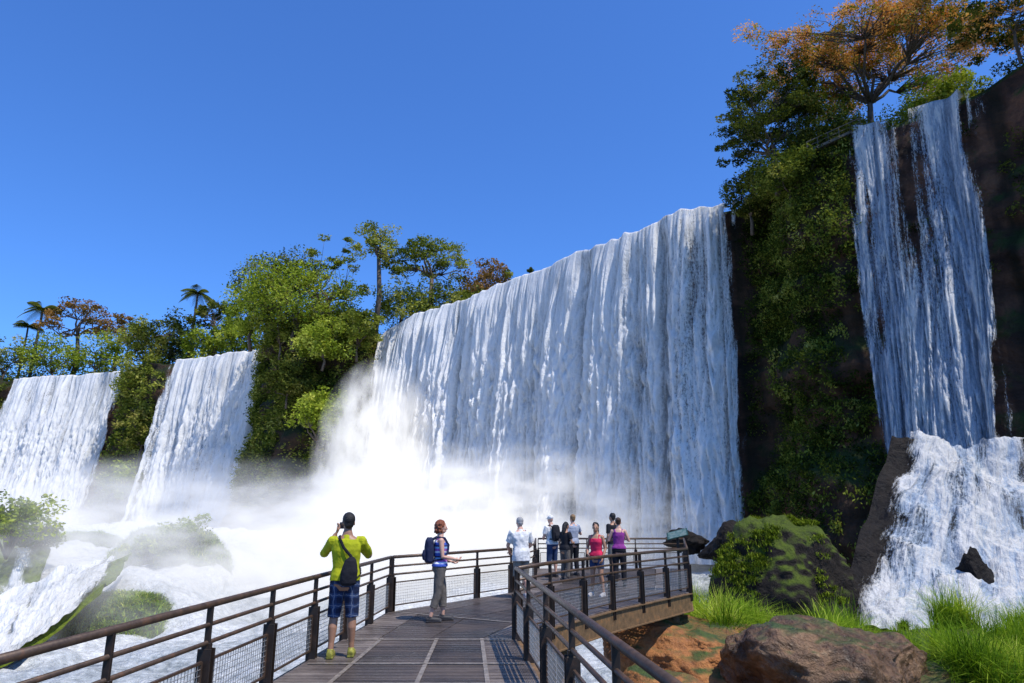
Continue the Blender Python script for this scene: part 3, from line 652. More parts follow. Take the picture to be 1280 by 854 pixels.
g=MB(); g.v=[(-4000,-4000,-9.5),(4000,-4000,-9.5),(4000,4000,-9.5),(-4000,4000,-9.5)]; g.f=[(0,1,2,3)]
tag(g.build('ground',rockmat('ground_rock',[(.3,(.02,.03,.01)),(.8,(.06,.08,.03))])),'dark ground under the river','ground',kind='structure')
def cascade(label,top,bot,dens0,seed,mat,base=ROCKD,amp=.8,nu=220,nv=180,sidew=1.5):
    T=np.array([(xat(a,Yd,zat(b,Yd)),Yd,zat(b,Yd)) for a,b,Yd in top]); B=np.array([(xat(a,Yd,zat(b,Yd)),Yd,zat(b,Yd)) for a,b,Yd in bot])
    t=np.linspace(0,1,nu); k=np.linspace(0,1,len(T)); Ti=np.stack([np.interp(t,k,T[:,i]) for i in range(3)],-1); Bi=np.stack([np.interp(t,k,B[:,i]) for i in range(3)],-1)
    v=np.linspace(0,1,nv)[:,None,None]; P=Ti[None]*(1-v)+Bi[None]*v
    st_=(np.abs(np.mod(v[...,0]*3.3+vn(t*4,0,0,seed)[None]*.35,1)-.5)*2-.5)*.8
    P[...,2]+=st_*amp
    W=np.linalg.norm(T[-1]-T[0]); L=np.linalg.norm(T[0]-B[0]); U=t[None]*W+0*v[...,0]; Vv=v[...,0]*L+0*t[None]
    rk=fbm(U*.45,Vv*.35,0,4,seed+1); P[...,2]+=rk*amp*1.3; P[...,1]-=rk*amp*.9
    Q=P.copy(); Q[...,2]-=.35; Q[...,1]+=.3
    tag(mesh_np('rock_slope',Q.reshape(-1,3),grid_faces(nv,nu),base,None,True),'rock slope under the '+label,'rock')
    uw=U+fbm(U*.3,Vv*.25,7,3,seed+5)*1.2
    co_=fbm(uw*1.3,Vv*.12,3,4,seed+3); pf=fbm(U*2.2,Vv*1.2,5,3,seed+4); P[...,2]+=pf*.2; P[...,1]-=co_*.3
    e=sst(0,1,np.minimum(t,1-t)*W/sidew+fbm(t*0+3,v[...,0]*6,0,3,seed+8)*.3); dn=(dens0+co_*.9-rk*.6)*e-.5*(1-e)+0*v[...,0]
    o_=mesh_np('cascade',P.reshape(-1,3),grid_faces(nv,nu),mat,None,True,{'dens':dn.ravel(),'bright':(.58+co_*.5+pf*.25).ravel()},np.stack([U.ravel(),Vv.ravel()],-1)); tag(o_,label,'cascade')
cascade('white cascade tumbling over ledges at the lower left edge',[(-40,760,43),(20,735,44),(75,712,45),(120,700,46),(162,685,48)],[(-120,870,31),(-40,850,32),(20,820,34),(70,780,37),(125,738,41)],1.25,201,FALLS,ROCKG,amp=.45)
cascade('small upper cascade beside the bright bush on the left',[(12,676,50),(40,674,50),(62,684,50)],[(-15,745,46),(15,742,46),(40,738,46)],1.0,211,FALLS,ROCKG,nu=90,nv=110,amp=.3)
cascade('bluish cascade spreading over dark rock below the right waterfall',[(1116,545,44.5),(1165,550,44.2),(1205,555,44),(1245,555,43.5),(1300,552,43)],[(1040,775,37),(1110,790,35.5),(1200,800,34.5),(1290,802,34),(1420,812,33)],.98,221,CASC,nu=280,nv=260,amp=.5,sidew=2)
# ============================================================ ROCKS
def rock(name,label,c,r,mat,seed,sub=5,amp=.12,planes=14,rz=0,cat='rock',group=None,pd=(.55,.88)):
    bm=bmesh.new(); bmesh.ops.create_icosphere(bm,subdivisions=sub,radius=1); co=np.array([v.co[:] for v in bm.verts])
    rg=np.random.default_rng(seed)
    for i in range(planes):
        n=rg.normal(size=3); n/=np.linalg.norm(n); d=rg.uniform(*pd); k=co@n; ov=np.maximum(k-d,0); co=co-np.outer(ov*.92,n)
    co=co*(1+amp*fbm(co[:,0]*2,co[:,1]*2,co[:,2]*2,5,seed)[:,None]*1.6+amp*.35*bil(co[:,0]*6,co[:,1]*6,co[:,2]*6,3,seed+1)[:,None])
    co=co*np.array(r); a=rz; co=np.stack([co[:,0]*math.cos(a)-co[:,1]*math.sin(a),co[:,0]*math.sin(a)+co[:,1]*math.cos(a),co[:,2]],-1)
    for v,p in zip(bm.verts,co): v.co=p
    me=bpy.data.meshes.new(name); bm.to_mesh(me); bm.free(); me.polygons.foreach_set('use_smooth',[True]*len(me.polygons)); me.materials.append(mat)
    o=bpy.data.objects.new(name,me); COL.objects.link(o); o.location=c; tag(o,label,cat,group); return o
rock('boulder','large wet brown boulder in the grass at the bottom right',(xat(1025,14.6,-1.3),14.6,-1.55),(2.2,1.7,1.42),ROCKB,77,6,.17,14,.1,pd=(.72,.95))
rock('rock','small dark brown rock at the right end of the large boulder',(xat(1155,15,-1.8),15,-1.75),(.8,.7,.6),ROCKB,9,5)
rock('rock','orange brown rock outcrop under the platform corner',(4.3,17.0,-1.55),(2.3,2.2,1.3),ROCKO,14,6,.16,14,.3)
rock('rock','orange earthy rock bank below the walkway beam',(3.0,13.4,-2.25),(2.3,2.4,1.35),ROCKO,15,6,.16,14)
MOSSY=[rock('mossy_boulder','dark rounded boulder with green moss on top in the river right of the platform',(xat(972,38,-1),38,-2.2),(3.5,3.0,3.7),ROCKM,21,6,.13,10,pd=(.8,.96))]
rock('rock','dark split ledge rock under the thin right waterfall',(xat(1146,42,2.5),42.9,2.3),(.9,.9,1.6),ROCKD,22,5,.2)
rock('rock','dark wet rock in the spray below the right waterfall',(xat(1228,37,-1),37.4,-1.6),(1.0,.9,1.7),ROCKD,23,5,.22,24)
rock('rock','low dark rock right of the mossy boulder beside the pool',(xat(1065,41,-3),41,-3.2),(1.6,2,1.8),ROCKD,24,5,.2)
rock('rock','low dark rock touching the right foot of the mossy boulder',(xat(1035,36,-3),36,-3.7),(1.5,1.4,1.4),ROCKD,25,5,.2)
for i,(px,py,Yd,r,lb) in enumerate([(855,664,60,1.5,'black wet rock in the foam at the right foot of the main curtain'),(915,662,57,2.3,'dark rock between the main curtain and the mossy boulder')]):
    z_=zat(py,Yd); rock('rock',lb,(xat(px,Yd,z_),Yd,z_-r*.5),(r*1.3,r*.9,r*.8),ROCKD,30+i,5,.2)
MOSSY.append(rock('mossy_boulder','grassy slope half hidden in mist at lower left beyond the railing',(xat(150,46,-3),46,-6.2),(4.6,4.6,3.0),ROCKG,41,5,.12,4,pd=(.9,.98)))
MOSSY.append(rock('mossy_boulder','green mossy mound in the mist left of centre',(xat(215,58,0),58,-3.6),(4.8,4.4,4.0),ROCKG,42,5,.12,4,pd=(.9,.98)))
rock('mossy_boulder','mossy bank with bushes at the left edge of the frame',(xat(-8,54,0),54,-2.4),(4.2,3.8,3.2),ROCKG,43,5,.12,4,pd=(.9,.98))
MOSSY.append(rock('mossy_boulder','small mossy mound between the two left cascades',(xat(105,64,0),64,-2.8),(4.2,3.4,2.8),ROCKG,44,5,.12,4,pd=(.9,.98)))
# clifftop lookout
lk=thing('lookout_railing','small grey railed lookout on the clifftop below the orange tree','railing')
LA=Vector((xat(1008,57.6,zat(192,57.6)),57.6,zat(192,57.6))); LB=Vector((xat(1074,56.4,zat(162,56.4)),56.4,zat(162,56.4)))
LMAT=simple('lookout_concrete',(.11,.095,.075),.85)
m=MB(); m.bar(LA,LB,.7,.25); m.build('slab',LMAT,lk)
m=MB(); m.bar(LA+Vector((0,-.3,1.0)),LB+Vector((0,-.3,1.0)),.07,.07); m.build('top_rail',LMAT,lk)
m=MB(); m.bar(LA+Vector((0,-.3,.55)),LB+Vector((0,-.3,.55)),.05,.05); m.build('lower_rail',LMAT,lk)
for k in range(6):
    p=LA.lerp(LB,k/5)+Vector((0,-.3,.1)); m=MB(); m.bar(p,p+Vector((0,0,.9)),.06,.06); m.build('post',LMAT,lk)
for k in (0.15,.85):
    p=LA.lerp(LB,k); m=MB(); m.bar(p+Vector((0,.1,-.1)),p+Vector((0,1.5,-3.0)),.2,.2); m.build('strut',LMAT,lk)
# bank
xs=np.arange(2.2,40,.25); ys=np.arange(9,26.5,.25); X,Y=np.meshgrid(xs,ys)
Z=-1.35-.04*(X-6)+fbm(X*.3,Y*.3,0,4,91)*.7-6*sst(21.5,25.5,Y+fbm(X*.25,0,0,2,92)*1.6)-2.5*(1-sst(2.2,4.2,X))-1.6*(1-sst(11,15,Y))
BX,BY,BZ=X,Y,Z
EARTH=rockmat('bank_earth',[(.3,(.06,.03,.015)),(.6,(.20,.10,.038)),(.8,(.30,.16,.06))],.15,.8,1.0,(.05,.09,.015))
tag(mesh_np('river_bank',np.stack([X,Y,Z],-1).reshape(-1,3),grid_faces(*X.shape),EARTH,None,True),'earthy bank under the grass at lower right','bank',kind='structure')
def grass(name,label,roots,Lm,wm,mat,seed,scl=None,lean0=.1,lean1=.9,tn=None):
    rg=np.random.default_rng(seed); n=len(roots); L=Lm*rg.uniform(.45,1.3,n)*(scl if scl is not None else 1); a=rg.uniform(0,2*PI,n); lean=rg.uniform(lean0,lean1,n)
    dx,dy=np.cos(a)*lean,np.sin(a)*lean; t=np.array([0,.35,.7,1.0]); Vs=[]
    for k,tt in enumerate(t):
        p=roots+np.stack([dx*L*tt**1.8,dy*L*tt**1.8,L*(tt-.45*lean*tt**2.5)],-1); w_=wm*(1-tt)**.7+.001
        sx=np.stack([-np.sin(a)*w_,np.cos(a)*w_,np.zeros(n)],-1); Vs+= [p-sx,p+sx]
    V=np.stack(Vs,1).reshape(-1,3); b=np.arange(n)[:,None]*8; Fs=np.concatenate([b+np.array([2*k,2*k+1,2*k+3,2*k+2]) for k in range(3)],0)
    tone=np.repeat(np.clip(rg.uniform(.1,.95,n)*(.6 if tn is not None else 1)+(tn if tn is not None else 0),0,1),8)
    o=mesh_np(name,V,Fs,mat,None,False,{'tone':tone}); tag(o,label,'grass',kind='stuff'); return o
rg=np.random.default_rng(5)
def onbank(x,y):
    ix=np.clip(((x-2.2)/.25).astype(int),0,BX.shape[1]-1); iy=np.clip(((y-9)/.25).astype(int),0,BX.shape[0]-1); return BZ[iy,ix]
bxc=xat(1025,14.6,-1.5)
def keep(x,y): return ~((np.abs(x-bxc)<2.15)&(y<16.0))&(x<.9*y+6)&(x>4.2)
tx_=rg.uniform(4.0,30,2400); ty_=rg.uniform(12.4,23,2400); ok=(fbm(tx_*.6,ty_*.6,0,3,95)>.0)&keep(tx_,ty_); tx_,ty_=tx_[ok],ty_[ok]
nb=26; r_=np.stack([tx_,ty_,onbank(tx_,ty_)-.03],-1)
grass('grass','bright green short grass on the bank around the brown boulder',np.repeat(r_,nb,0)+np.c_[rg.normal(0,.10,(len(tx_)*nb,2)),np.zeros(len(tx_)*nb)],.28,.010,GRASSM,6)
tx_=np.r_[rg.uniform(4.4,30,300),rg.uniform(4.2,5.0,12)]; ty_=np.r_[rg.uniform(13.4,22.8,300),rg.uniform(12.8,15.5,12)]; ok=((fbm(tx_*.35,ty_*.35,5,3,96)>-.12)|(tx_<5))&keep(tx_,ty_); tx_,ty_=tx_[ok],ty_[ok]
nb=330; sz=rg.uniform(.35,1.35,len(tx_))*np.where(tx_<5,.6,1); r_=np.stack([tx_,ty_,onbank(tx_,ty_)-.03],-1); hs=np.repeat(sz,nb)
grass('grass','tall arching grass clumps rising above the bank behind the brown boulder',np.repeat(r_,nb,0)+np.c_[rg.normal(0,.13,(len(tx_)*nb,2))*hs[:,None],np.zeros(len(tx_)*nb)],1.0,.010,GRASSM,16,hs,.15,1.4,np.repeat(rg.uniform(-.15,.45,len(tx_)),nb))
# ============================================================ FOLIAGE
def leaves(P,size,tone,rg,droop=0,asp=.5):
    n=len(P); a=rg.normal(size=(n,3)); a[:,2]=a[:,2]*.6-droop; a/=np.linalg.norm(a,axis=1)[:,None]
    c=rg.normal(size=(n,3)); b=np.cross(a,c); b/=np.linalg.norm(b,axis=1)[:,None]+1e-9
    s=size[:,None]; V=np.stack([P-a*s*.5,P+b*s*asp*.5,P+a*s*.5,P-b*s*asp*.5],1).reshape(-1,3)
    return V,np.arange(n*4).reshape(-1,4),np.repeat(tone,4)
def clumps(cent,rad,per,ls,rg,flat=.7,droop=0,tb=.5,tv=.22):
    n=len(cent); k=per; d=rg.normal(size=(n*k,3)); d/=np.linalg.norm(d,axis=1)[:,None]; r=rg.uniform(.35,1.2,n*k)**.7
    R=np.repeat(rad,k); P=np.repeat(cent,k,0)+d*(r*R)[:,None]*np.array([1,1,flat])
    P=P+np.stack([fbm(P[:,0]*1.3,P[:,1]*1.3,P[:,2]*1.3,2,i) for i in (1,2,3)],-1)*(R*.45)[:,None]
    tone=np.clip(np.repeat(rg.normal(tb,tv,n),k)+rg.normal(0,.12,n*k),0,1)
    return leaves(P,ls*rg.uniform(.6,1.4,n*k),tone,rg,droop)
def tree(name,label,px,Yd,zg,top,wpx,kind,mat,seed,trunkfrac=.4,group='trees on the cliff tops',per=95,ls=None,nc=None,lean=0,mat2=None,tr=None):
    rg=np.random.default_rng(seed); ztop=zat(top,Yd); h=ztop-zg; xt=xat(px,Yd,(ztop+zg)/2); W=wpx/F*(Yd*ct+(ztop-H)*st)/2
    root=thing(name,label,'tree',(xt,Yd,zg),0,group); ls=ls or Yd*.0045
    if kind=='palm':
        m=MB(); m.tube([(0,0,-1),(.1,0,h*.4),(.3,.1,h*.75),(.25,.1,h*.9)],[h*.02,h*.016,h*.013,h*.012],8); m.build('trunk',BARK,root,True)
        Vs=[];Fs=[];n0=0;tn=[]
        for i in range(18):
            a=i*2.4+rg.uniform(-.2,.2); e=rg.uniform(-.1,1.2); L=W*rg.uniform(.85,1.15)
            for j in range(26):
                t=j/25; x_=L*t*math.cos(e*.8)*1.0; z_=h*.9+L*(math.sin(e)*t-.75*t*t)
                c=np.array([.25+math.cos(a)*x_,.1+math.sin(a)*x_,z_])
                for s in(-1,1):
                    ll=L*.34*math.sin(PI*min(1,t*.9+.12)); si=np.array([-math.sin(a)*s,math.cos(a)*s,0]); fw=np.array([math.cos(a),math.sin(a),0])
                    tip=c+(si*.8+fw*.45)*ll+np.array([0,0,-ll*.55]); wv=fw*L*.02
                    Vs+=[c-wv,c+wv,tip+wv*.3,tip-wv*.3]; Fs.append([n0,n0+1,n0+2,n0+3]); n0+=4; tn+=[.35+.3*rg.random()]*4
        mesh_np('crown',Vs,Fs,mat,root,False,{'tone':tn}); return root
    th=h*trunkfrac; tr=tr or max(.12,h*.022)
    if kind=='dense':
        nc=nc or 34; d=rg.normal(size=(nc,3)); d/=np.linalg.norm(d,axis=1)[:,None]; r=rg.uniform(.35,.92,nc)
        cent=d*r[:,None]*np.array([W,W,(h-th*.6)/2*.95]); cent[:,2]+=th*.6+(h-th*.6)/2*.95; rad=rg.uniform(.15,.32,nc)*W; fl=.75
    elif kind=='umbrella':
        nc=nc or 30; a=rg.uniform(0,2*PI,nc); r=np.sqrt(rg.uniform(0.02,1,nc)); cent=np.stack([np.cos(a)*r*W*.9,np.sin(a)*r*W*.9,h*(.93-.30*r**2)-np.abs(rg.normal(0,h*.09,nc))],-1); rad=rg.uniform(.12,.24,nc)*W; fl=.45
    elif kind=='spread':
        nb_=14; ba=np.arange(nb_)*2.4+rg.uniform(-.3,.3,nb_); br_=np.sqrt(np.linspace(.03,1,nb_))*W*.86; bz=h*(.87-.34*(br_/W)**2)+rg.normal(0,.05*h,nb_)
        B=np.stack([np.cos(ba)*br_,np.sin(ba)*br_,bz],-1); ix=rg.integers(0,nb_,nc); cent=B[ix]+rg.normal(size=(nc,3))*np.array([.14*W,.14*W,.065*h]); cent[:,2]=np.minimum(cent[:,2],h*.95); rad=rg.uniform(.055,.13,nc)*W; fl=.55
    elif kind=='layered':
        nc=nc or 42; a=rg.uniform(0,2*PI,nc); lv=rg.choice([.4,.5,.62,.74,.85,.95],nc); r=np.sqrt(rg.uniform(0.05,1,nc)); cent=np.stack([np.cos(a)*r*W*(1.25-lv*.55),np.sin(a)*r*W*(1.25-lv*.55),h*lv-r*h*.05+rg.normal(0,.03*h,nc)],-1); rad=rg.uniform(.10,.20,nc)*W; fl=.45
    elif kind=='tall':
        nc=nc or 16; a=rg.uniform(0,2*PI,nc); r=np.sqrt(rg.uniform(0,1,nc)); cent=np.stack([np.cos(a)*r*W*.8,np.sin(a)*r*W*.8,h*rg.uniform(.72,.97,nc)],-1); rad=rg.uniform(.2,.34,nc)*W; fl=.55
    m=MB(); lx=lean
    fork=Vector((lx*th,0,th)); m.tube([(0,0,-1.0),(lx*th*.4+rg.normal()*tr,0,th*.5),fork],[tr*1.3,tr*1.05,tr*.8],9)
    cent[:,0]+=lx*th
    main=[Vector(cent[i]) for i in rg.choice(nc,min(12 if kind=='spread' else 7,nc),False)]
    mids=[]
    for q in main:
        mid=fork.lerp(q,.6 if kind=='spread' else .5)+Vector(rg.normal(size=3)*h*.04); mids.append(mid); m.tube([fork,fork.lerp(mid,.35)+Vector(rg.normal(size=3)*h*.02)+Vector((0,0,h*.03)),fork.lerp(mid,.7)+Vector(rg.normal(size=3)*h*.02)+Vector((0,0,h*.02)),mid],[tr*.6,tr*.5,tr*.42,tr*.34],6)
    for i in range(nc):
        c=Vector(cent[i]); mid=min(mids,key=lambda q:(q-c).length); k=mid.lerp(c,.35)+Vector(rg.normal(size=3)*h*.025); k3=mid.lerp(c,.7)+Vector(rg.normal(size=3)*h*.02)
        m.tube([mid,k,k3,c],[tr*.24,tr*.15,tr*.09,tr*.04],5)
    m.build('trunk',BARK,root,True)
    V,Fc,tn=clumps(cent,rad,per,ls,rg,fl)
    mesh_np('crown',V,Fc,mat,root,False,{'tone':tn})
    if mat2:
        sel=rg.choice(nc,nc//2,False); V,Fc,tn=clumps(cent[sel]+np.array([0,0,-.25]),rad[sel]*1.3,int(per*.6),ls,rg,fl); mesh_np('green_leaves',V,Fc,mat2,root,False,{'tone':tn})
    return root
tree('flowering_tree','large spreading tree with orange blossom on top of the right cliff',1082,60,36.5,26,258,'spread',LEAFO,111,.34,per=150,ls=.23,nc=340,lean=.03,mat2=LEAF,tr=.30)
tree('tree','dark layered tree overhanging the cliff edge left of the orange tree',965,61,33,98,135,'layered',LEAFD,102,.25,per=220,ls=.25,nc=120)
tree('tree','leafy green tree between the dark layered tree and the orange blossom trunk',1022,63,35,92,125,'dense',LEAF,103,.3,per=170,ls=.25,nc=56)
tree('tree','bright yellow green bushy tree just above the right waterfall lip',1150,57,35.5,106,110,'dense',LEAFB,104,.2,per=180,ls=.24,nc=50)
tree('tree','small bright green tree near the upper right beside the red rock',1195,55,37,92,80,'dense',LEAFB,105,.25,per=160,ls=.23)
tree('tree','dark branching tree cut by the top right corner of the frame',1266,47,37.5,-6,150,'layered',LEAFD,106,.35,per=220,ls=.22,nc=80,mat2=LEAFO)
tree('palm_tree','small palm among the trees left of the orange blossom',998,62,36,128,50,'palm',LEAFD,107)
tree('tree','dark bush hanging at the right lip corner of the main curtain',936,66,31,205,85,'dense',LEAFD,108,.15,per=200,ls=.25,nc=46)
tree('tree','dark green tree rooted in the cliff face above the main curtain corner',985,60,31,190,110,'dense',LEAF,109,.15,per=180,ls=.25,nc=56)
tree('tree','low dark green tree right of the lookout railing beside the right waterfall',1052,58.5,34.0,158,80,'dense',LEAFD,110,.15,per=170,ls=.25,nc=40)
HT=[('big bright green dome shaped tree on the wooded hill',372,118,31,322,165,'dense',LEAFB,.2,95),
('dark green tree at the back of the wooded hill crest',345,126,34,294,110,'dense',LEAFD,.3,60),
('dark layered tree on the hill crest right of the dome shaped tree',412,124,36,300,90,'layered',LEAF,.3,50),
('tall slender tree with bare pale trunk beside the wooded hill',472,116,33,288,72,'tall',LEAF,.72,24),
('flat topped umbrella tree on the crest left of the main curtain',540,121,35,288,105,'umbrella',LEAF,.5,50),
('reddish brown crowned tree above the left end of the main curtain',613,122,35,318,85,'dense',LEAFBR,.3,40),
('low green tree between the umbrella tree and the main curtain',500,119,34,360,95,'dense',LEAF,.2,40),
('low bushy tree at the upstream lip of the main curtain',560,124,34.5,346,95,'dense',LEAF,.2,40),
('small green tree under the reddish brown crowned tree',600,123,34.5,352,70,'dense',LEAF,.2,30),
('mid green tree on the left flank of the wooded hill',318,126,33,345,75,'dense',LEAFB,.25,40),
('green tree leaning over the second waterfall',352,120,30,385,85,'dense',LEAF,.2,46),
('tree with yellow green crown in the middle of the hill face',405,111,26,395,90,'dense',LEAFB,.15,50),
('tree on the hill face right beside the main curtain edge',448,113,28,380,70,'dense',LEAF,.2,40),
('dark tree low on the hill face above the mist',360,113,20,455,80,'dense',LEAFD,.15,46),
('yellow green bush low on the hill face next to the plume of spray',398,108,12,480,80,'dense',LEAFB,.1,46),
('low olive tree right of the reddish brown crown behind the curtain lip',645,122,35,328,60,'dense',LEAF,.2,26),
('small distant sprig of trees peeking over the centre of the main curtain lip',674,114,35.2,322,50,'dense',LEAFD,.2,20)]
for i,(lb,px,Yd,zg,top,wp,kd,mt,tf,nc) in enumerate(HT): tree('tree',lb,px,Yd,zg,top,wp,kd,mt,200+i,tf,nc=nc,per=140,ls=.46)
LT=[('tall palm on the far left skyline',45,182,37,376,54,'palm',LEAFD,0,0),
('second smaller palm beside the tall palm on the far left',28,186,37,400,42,'palm',LEAFD,0,0),
('sparse reddish brown spreading tree right of the far left palms',97,182,37,366,88,'umbrella',LEAFBR,.5,40),
('sparse brown tree behind the gap between the two left waterfalls',148,180,37,385,66,'umbrella',LEAFBR,.5,24),
('hazy green tree at the left frame edge above the leftmost waterfall',8,180,36,418,90,'dense',LEAF,.2,40),
('round green tree above the middle of the leftmost waterfall',68,178,36,422,90,'dense',LEAFB,.2,40),
('green tree at the right lip of the leftmost waterfall',122,176,36,412,80,'dense',LEAFB,.2,36),
('dense tree on the spur between the two left waterfalls',182,166,34,388,84,'dense',LEAF,.2,50),
('dark dense tree above the lip of the second waterfall',215,162,35,378,84,'dense',LEAFD,.2,50),
('palm rising from the dark trees above the second waterfall',241,158,37,356,50,'palm',LEAFD,0,0),
('spreading tree right of the palm above the second waterfall',268,156,36,368,64,'umbrella',LEAFD,.5,30),
('olive green tree above the middle of the second waterfall',258,156,34,402,80,'dense',LEAFB,.2,44),
('olive tree where the second waterfall meets the wooded hill',298,150,34,390,78,'dense',LEAFB,.2,44),
('shrubby tree on the face of the spur between the left waterfalls',178,156,26,435,66,'dense',LEAF,.15,40),
('dark tree low on the spur between the left waterfalls',180,151,14,500,66,'dense',LEAFD,.15,38),
('bright bush near the foot of the spur between the left waterfalls',160,148,4,570,66,'dense',LEAFB,.1,36)]
for i,(lb,px,Yd,zg,top,wp,kd,mt,tf,nc) in enumerate(LT): tree('palm_tree' if kd=='palm' else 'tree',lb,px,Yd,zg,top,wp,kd,mt,300+i,tf,nc=nc,per=100,ls=.64)
def veg(s0,s1,v0,v1,n,rmin,rmax,per,ls,mat,seed,label,droop=.5,thr=-.1,name='hanging_vegetation',tb=.5,lim=.4):
    rg=np.random.default_rng(seed); s=rg.uniform(s0,s1,n); v=rg.uniform(v0,v1,n)
    x,y,zt,o,nx,ny=C(s); z=zt+(ZB-zt)*v; ok=(fbm(s*.25,z*.18,0,3,seed)>thr)&(fm(s,.8)<lim)
    s,v=s[ok],v[ok]; x,y,zt,o,nx,ny=C(s); z=zt+(ZB-zt)*v; of=cliff_off(s,v,z)+rg.uniform(-.3,.5,len(s))
    cent=np.stack([x+nx*of,y+ny*of,z],-1); rad=rg.uniform(rmin,rmax,len(s))
    V,Fc,tn=clumps(cent,rad,per,ls,rg,.9,droop,tb); tag(mesh_np(name,V,Fc,mat,None,False,{'tone':tn}),label,'vegetation',kind='stuff')
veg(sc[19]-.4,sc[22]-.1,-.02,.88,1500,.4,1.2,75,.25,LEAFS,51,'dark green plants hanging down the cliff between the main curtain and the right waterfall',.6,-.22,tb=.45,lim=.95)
veg(sc[19]+.3,sc[22]-.2,-.02,.85,260,.5,1.1,100,.30,LEAF,52,'brighter grassy tufts on the cliff right of the main curtain',1.4,.08,tb=.42)
veg(sc[19]+.3,sc[22]-.2,-.02,.36,260,.5,1.2,90,.25,LEAF,58,'mid green climbers on the upper cliff beside the main curtain',.5,-.1,tb=.5)
veg(sc[22]+1,sc[23]-1,.05,.4,60,.3,.7,70,.2,LEAFS,59,'small plants on the wet rock between the strands of the right waterfall',.9,-.1,lim=2)
veg(sc[23]+.5,sc[23]+16,-.01,.30,160,.4,.9,80,.22,LEAFD,53,'plants growing on the red rock at the right frame edge',.5,.05)
veg(sc[6]-1,sc[10]+1,-.02,.66,800,.8,1.9,85,.46,LEAF,54,'mixed green undergrowth covering the wooded hill face',.2,-.35)
veg(sc[6]-1,sc[10]+1,.02,.75,450,.8,1.7,80,.46,LEAFD,55,'dark undergrowth in the hollows of the wooded hill face',.2,-.2)
veg(sc[3]-1,sc[5]+1,-.02,.95,420,.8,1.8,70,.6,LEAF,56,'undergrowth on the spur between the two left waterfalls',.2,-.4)
veg(sc[0]+60,sc[2]+1,-.02,.9,600,1,2.2,60,.7,LEAFD,57,'undergrowth on the far left cliff',.2,-.4)
def shrubs(s0,s1,b0,b1,n,r,mat,seed,label,per=70,ls=.6):
    rg=np.random.default_rng(seed); s=rg.uniform(s0,s1,n); b=rg.uniform(b0,b1,n); x,y,zt,o,nx,ny=C(s)
    cent=np.stack([x-nx*b,y-ny*b,zt+.4+b*.05+rg.uniform(0,r,n)],-1); V,Fc,tn=clumps(cent,rg.uniform(.6,1.2,n)*r,per,ls,rg,.8,0)
    tag(mesh_np('undergrowth',V,Fc,mat,None,False,{'tone':tn}),label,'vegetation',kind='stuff')
shrubs(sc[0]+60,sc[6],7,26,480,2.6,LEAF,61,'dense shrubs along the skyline above the two left waterfalls')
shrubs(sc[6],sc[10],0,14,240,2.2,LEAF,62,'dense shrubs under the trees on the wooded hill crest',80,.48)
shrubs(sc[19]+1,sc[22]+1,-.2,9,420,1.3,LEAFD,63,'low shrubs along the top of the right cliff',90,.25)
shrubs(sc[22],sc[23]+1,2.5,8,200,1.3,LEAF,66,'green shrubs along the lip above the right waterfall',90,.25)
shrubs(sc[23]+1,sc[25],0,8,150,.9,LEAFD,64,'low shrubs on the top right rock edge',90,.24)
shrubs(sc[10]-2,sc[13]+3,2.5,10,220,1.5,LEAF,65,'shrubs on the ridge behind the left end of the main curtain lip',80,.42)
def bush(label,px,py,Yd,r,mat,seed,per=120,ls=.3,n=26):
    rg=np.random.default_rng(seed); z_=zat(py,Yd); root=thing('bush',label,'bush',(xat(px,Yd,z_),Yd,z_),0)
    c=rg.normal(size=(n,3))*np.array([.5,.4,.3])*r; c[:,2]=abs(c[:,2]); V,Fc,tn=clumps(c,rg.uniform(.2,.4,n)*r,per,ls,rg,.8); mesh_np('foliage',V,Fc,mat,root,False,{'tone':tn})
    for i in range(0,n,3): m=MB(); m.tube([(0,0,-r*.6),tuple(c[i]*.5),tuple(c[i])],[.08,.06,.03],5); m.build('stem',BARK,root,True)
bush('bright green bush at the left edge below the leftmost waterfall',14,662,48,3.2,LEAFB,71,n=34)
bush('darker green bush just right of the bright bush at the left edge',50,676,50,1.6,LEAF,72)
bush('misty green bush on the mound left of centre',222,680,55.5,2.6,LEAFB,73)
bush('low green plants at the left end of the misty mound',184,688,54,1.8,LEAFB,74)
rg=np.random.default_rng(8)
for mi,(mo,(rx,ry),nn,Lg,wg,lb) in enumerate(zip(MOSSY,[(3.4,2.9),(4.5,4.4),(4.7,4.2),(4.1,3.2)],[1300,1500,1500,900],[.24,.5,.5,.55],[.024,.045,.045,.05],
    ['mossy grass tufts on top of the rounded river boulder','grass covering the misty slope at lower left','grass covering the mossy mound left of centre','grass on the small mossy mound between the cascades'])):
    n=nn; a=rg.uniform(0,2*PI,n); rr=np.sqrt(rg.uniform(0,1,n)); L0=mo.location; px_=L0.x+np.cos(a)*rr*rx; py_=L0.y+np.sin(a)*rr*ry; pr=[]
    bv=BVHTree.FromPolygons([v.co.copy() for v in mo.data.vertices],[tuple(p.vertices) for p in mo.data.polygons])
    for u,v_ in zip(px_,py_):
        hit=bv.ray_cast(Vector((u,v_,20))-L0,Vector((0,0,-1)))
        if hit[0] is not None and vn(u*.9,v_*.9,0,3)>(-.15 if mi==0 else -.8): pr.append(tuple(hit[0]+L0))
    pr=np.array(pr); tuft=np.repeat(pr,26,0)+rg.normal(0,.16,(len(pr)*26,3))*np.array([1,1,.3])
    grass('moss_grass',lb,tuft,Lg,wg,MOSSL if mi==0 else GRASSM,9+mi,None,.4,1.35)
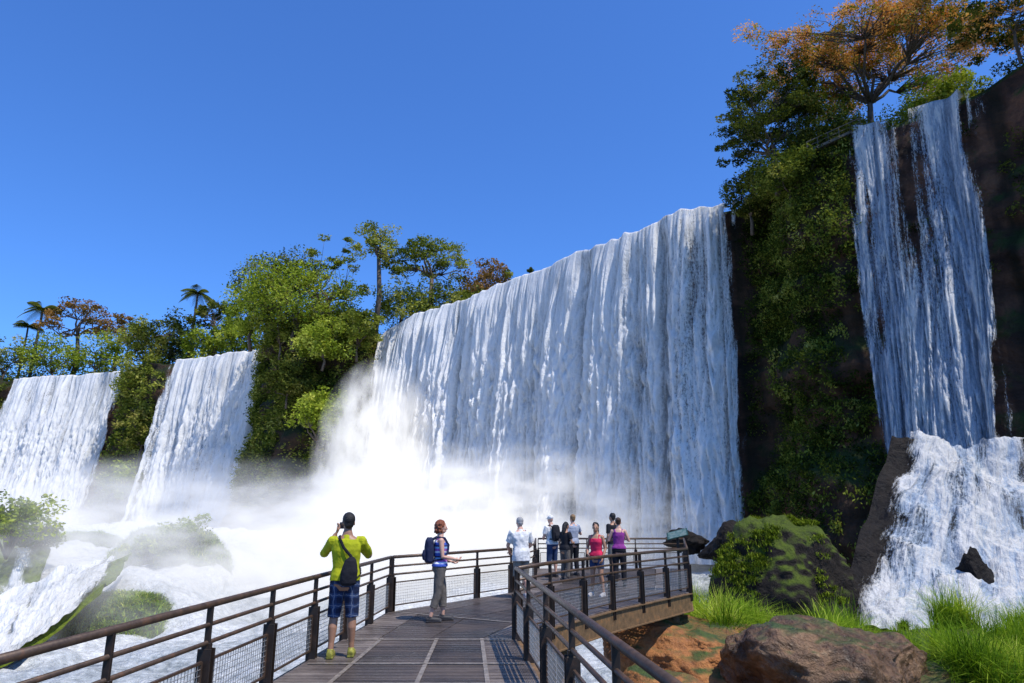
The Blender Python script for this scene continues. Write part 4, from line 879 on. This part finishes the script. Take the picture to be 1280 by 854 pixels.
# ============================================================ MIST
def mistmat(dens,emit,scale,lo,hi):
    t=NT('mist_glow_volume'); o=t.obj(); ln=t.n('ShaderNodeVectorMath',operation='LENGTH'); t.l(o,ln.inputs[0])
    n=t.noise(o,scale,3,.66,0); r=t.math('SUBTRACT',1.0,ln.outputs['Value'],True)
    f=t.math('MULTIPLY',t.math('POWER',r,1.05),1.6)
    nn=t.ramp(n,[(lo,.02),(hi,1.0)])
    d=t.math('MULTIPLY',t.math('MULTIPLY',f,nn),dens)
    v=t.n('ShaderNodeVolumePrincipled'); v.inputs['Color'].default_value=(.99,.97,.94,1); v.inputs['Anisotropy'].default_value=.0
    t.l(d,v.inputs['Density']); v.inputs['Emission Color'].default_value=(.97,.98,1,1); t.l(t.math('MULTIPLY',d,emit),v.inputs['Emission Strength'])  # added glow stands in for multiple scattering inside the mist
    t.l(v.outputs[0],t.out.inputs['Volume'])
    return t.m
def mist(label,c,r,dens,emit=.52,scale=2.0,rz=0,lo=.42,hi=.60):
    bm=bmesh.new(); bmesh.ops.create_icosphere(bm,subdivisions=4,radius=1); me=bpy.data.meshes.new('mist'); bm.to_mesh(me); bm.free()
    me.materials.append(mistmat(dens,emit,scale,lo,hi)); o=bpy.data.objects.new('mist',me); COL.objects.link(o); o.location=c; o.scale=r; o.rotation_euler=(0,0,rz)
    tag(o,label,'mist',kind='stuff')
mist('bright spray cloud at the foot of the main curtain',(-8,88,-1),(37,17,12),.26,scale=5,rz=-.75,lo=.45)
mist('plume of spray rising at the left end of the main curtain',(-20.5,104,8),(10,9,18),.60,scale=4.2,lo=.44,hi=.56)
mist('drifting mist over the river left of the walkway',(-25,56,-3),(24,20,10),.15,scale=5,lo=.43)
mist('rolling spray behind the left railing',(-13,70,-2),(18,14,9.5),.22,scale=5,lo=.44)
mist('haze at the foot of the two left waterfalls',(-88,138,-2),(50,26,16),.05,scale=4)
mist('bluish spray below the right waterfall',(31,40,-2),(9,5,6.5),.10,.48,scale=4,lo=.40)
print('verts',sum(len(o.data.vertices) for o in bpy.data.objects if o.type=='MESH'))
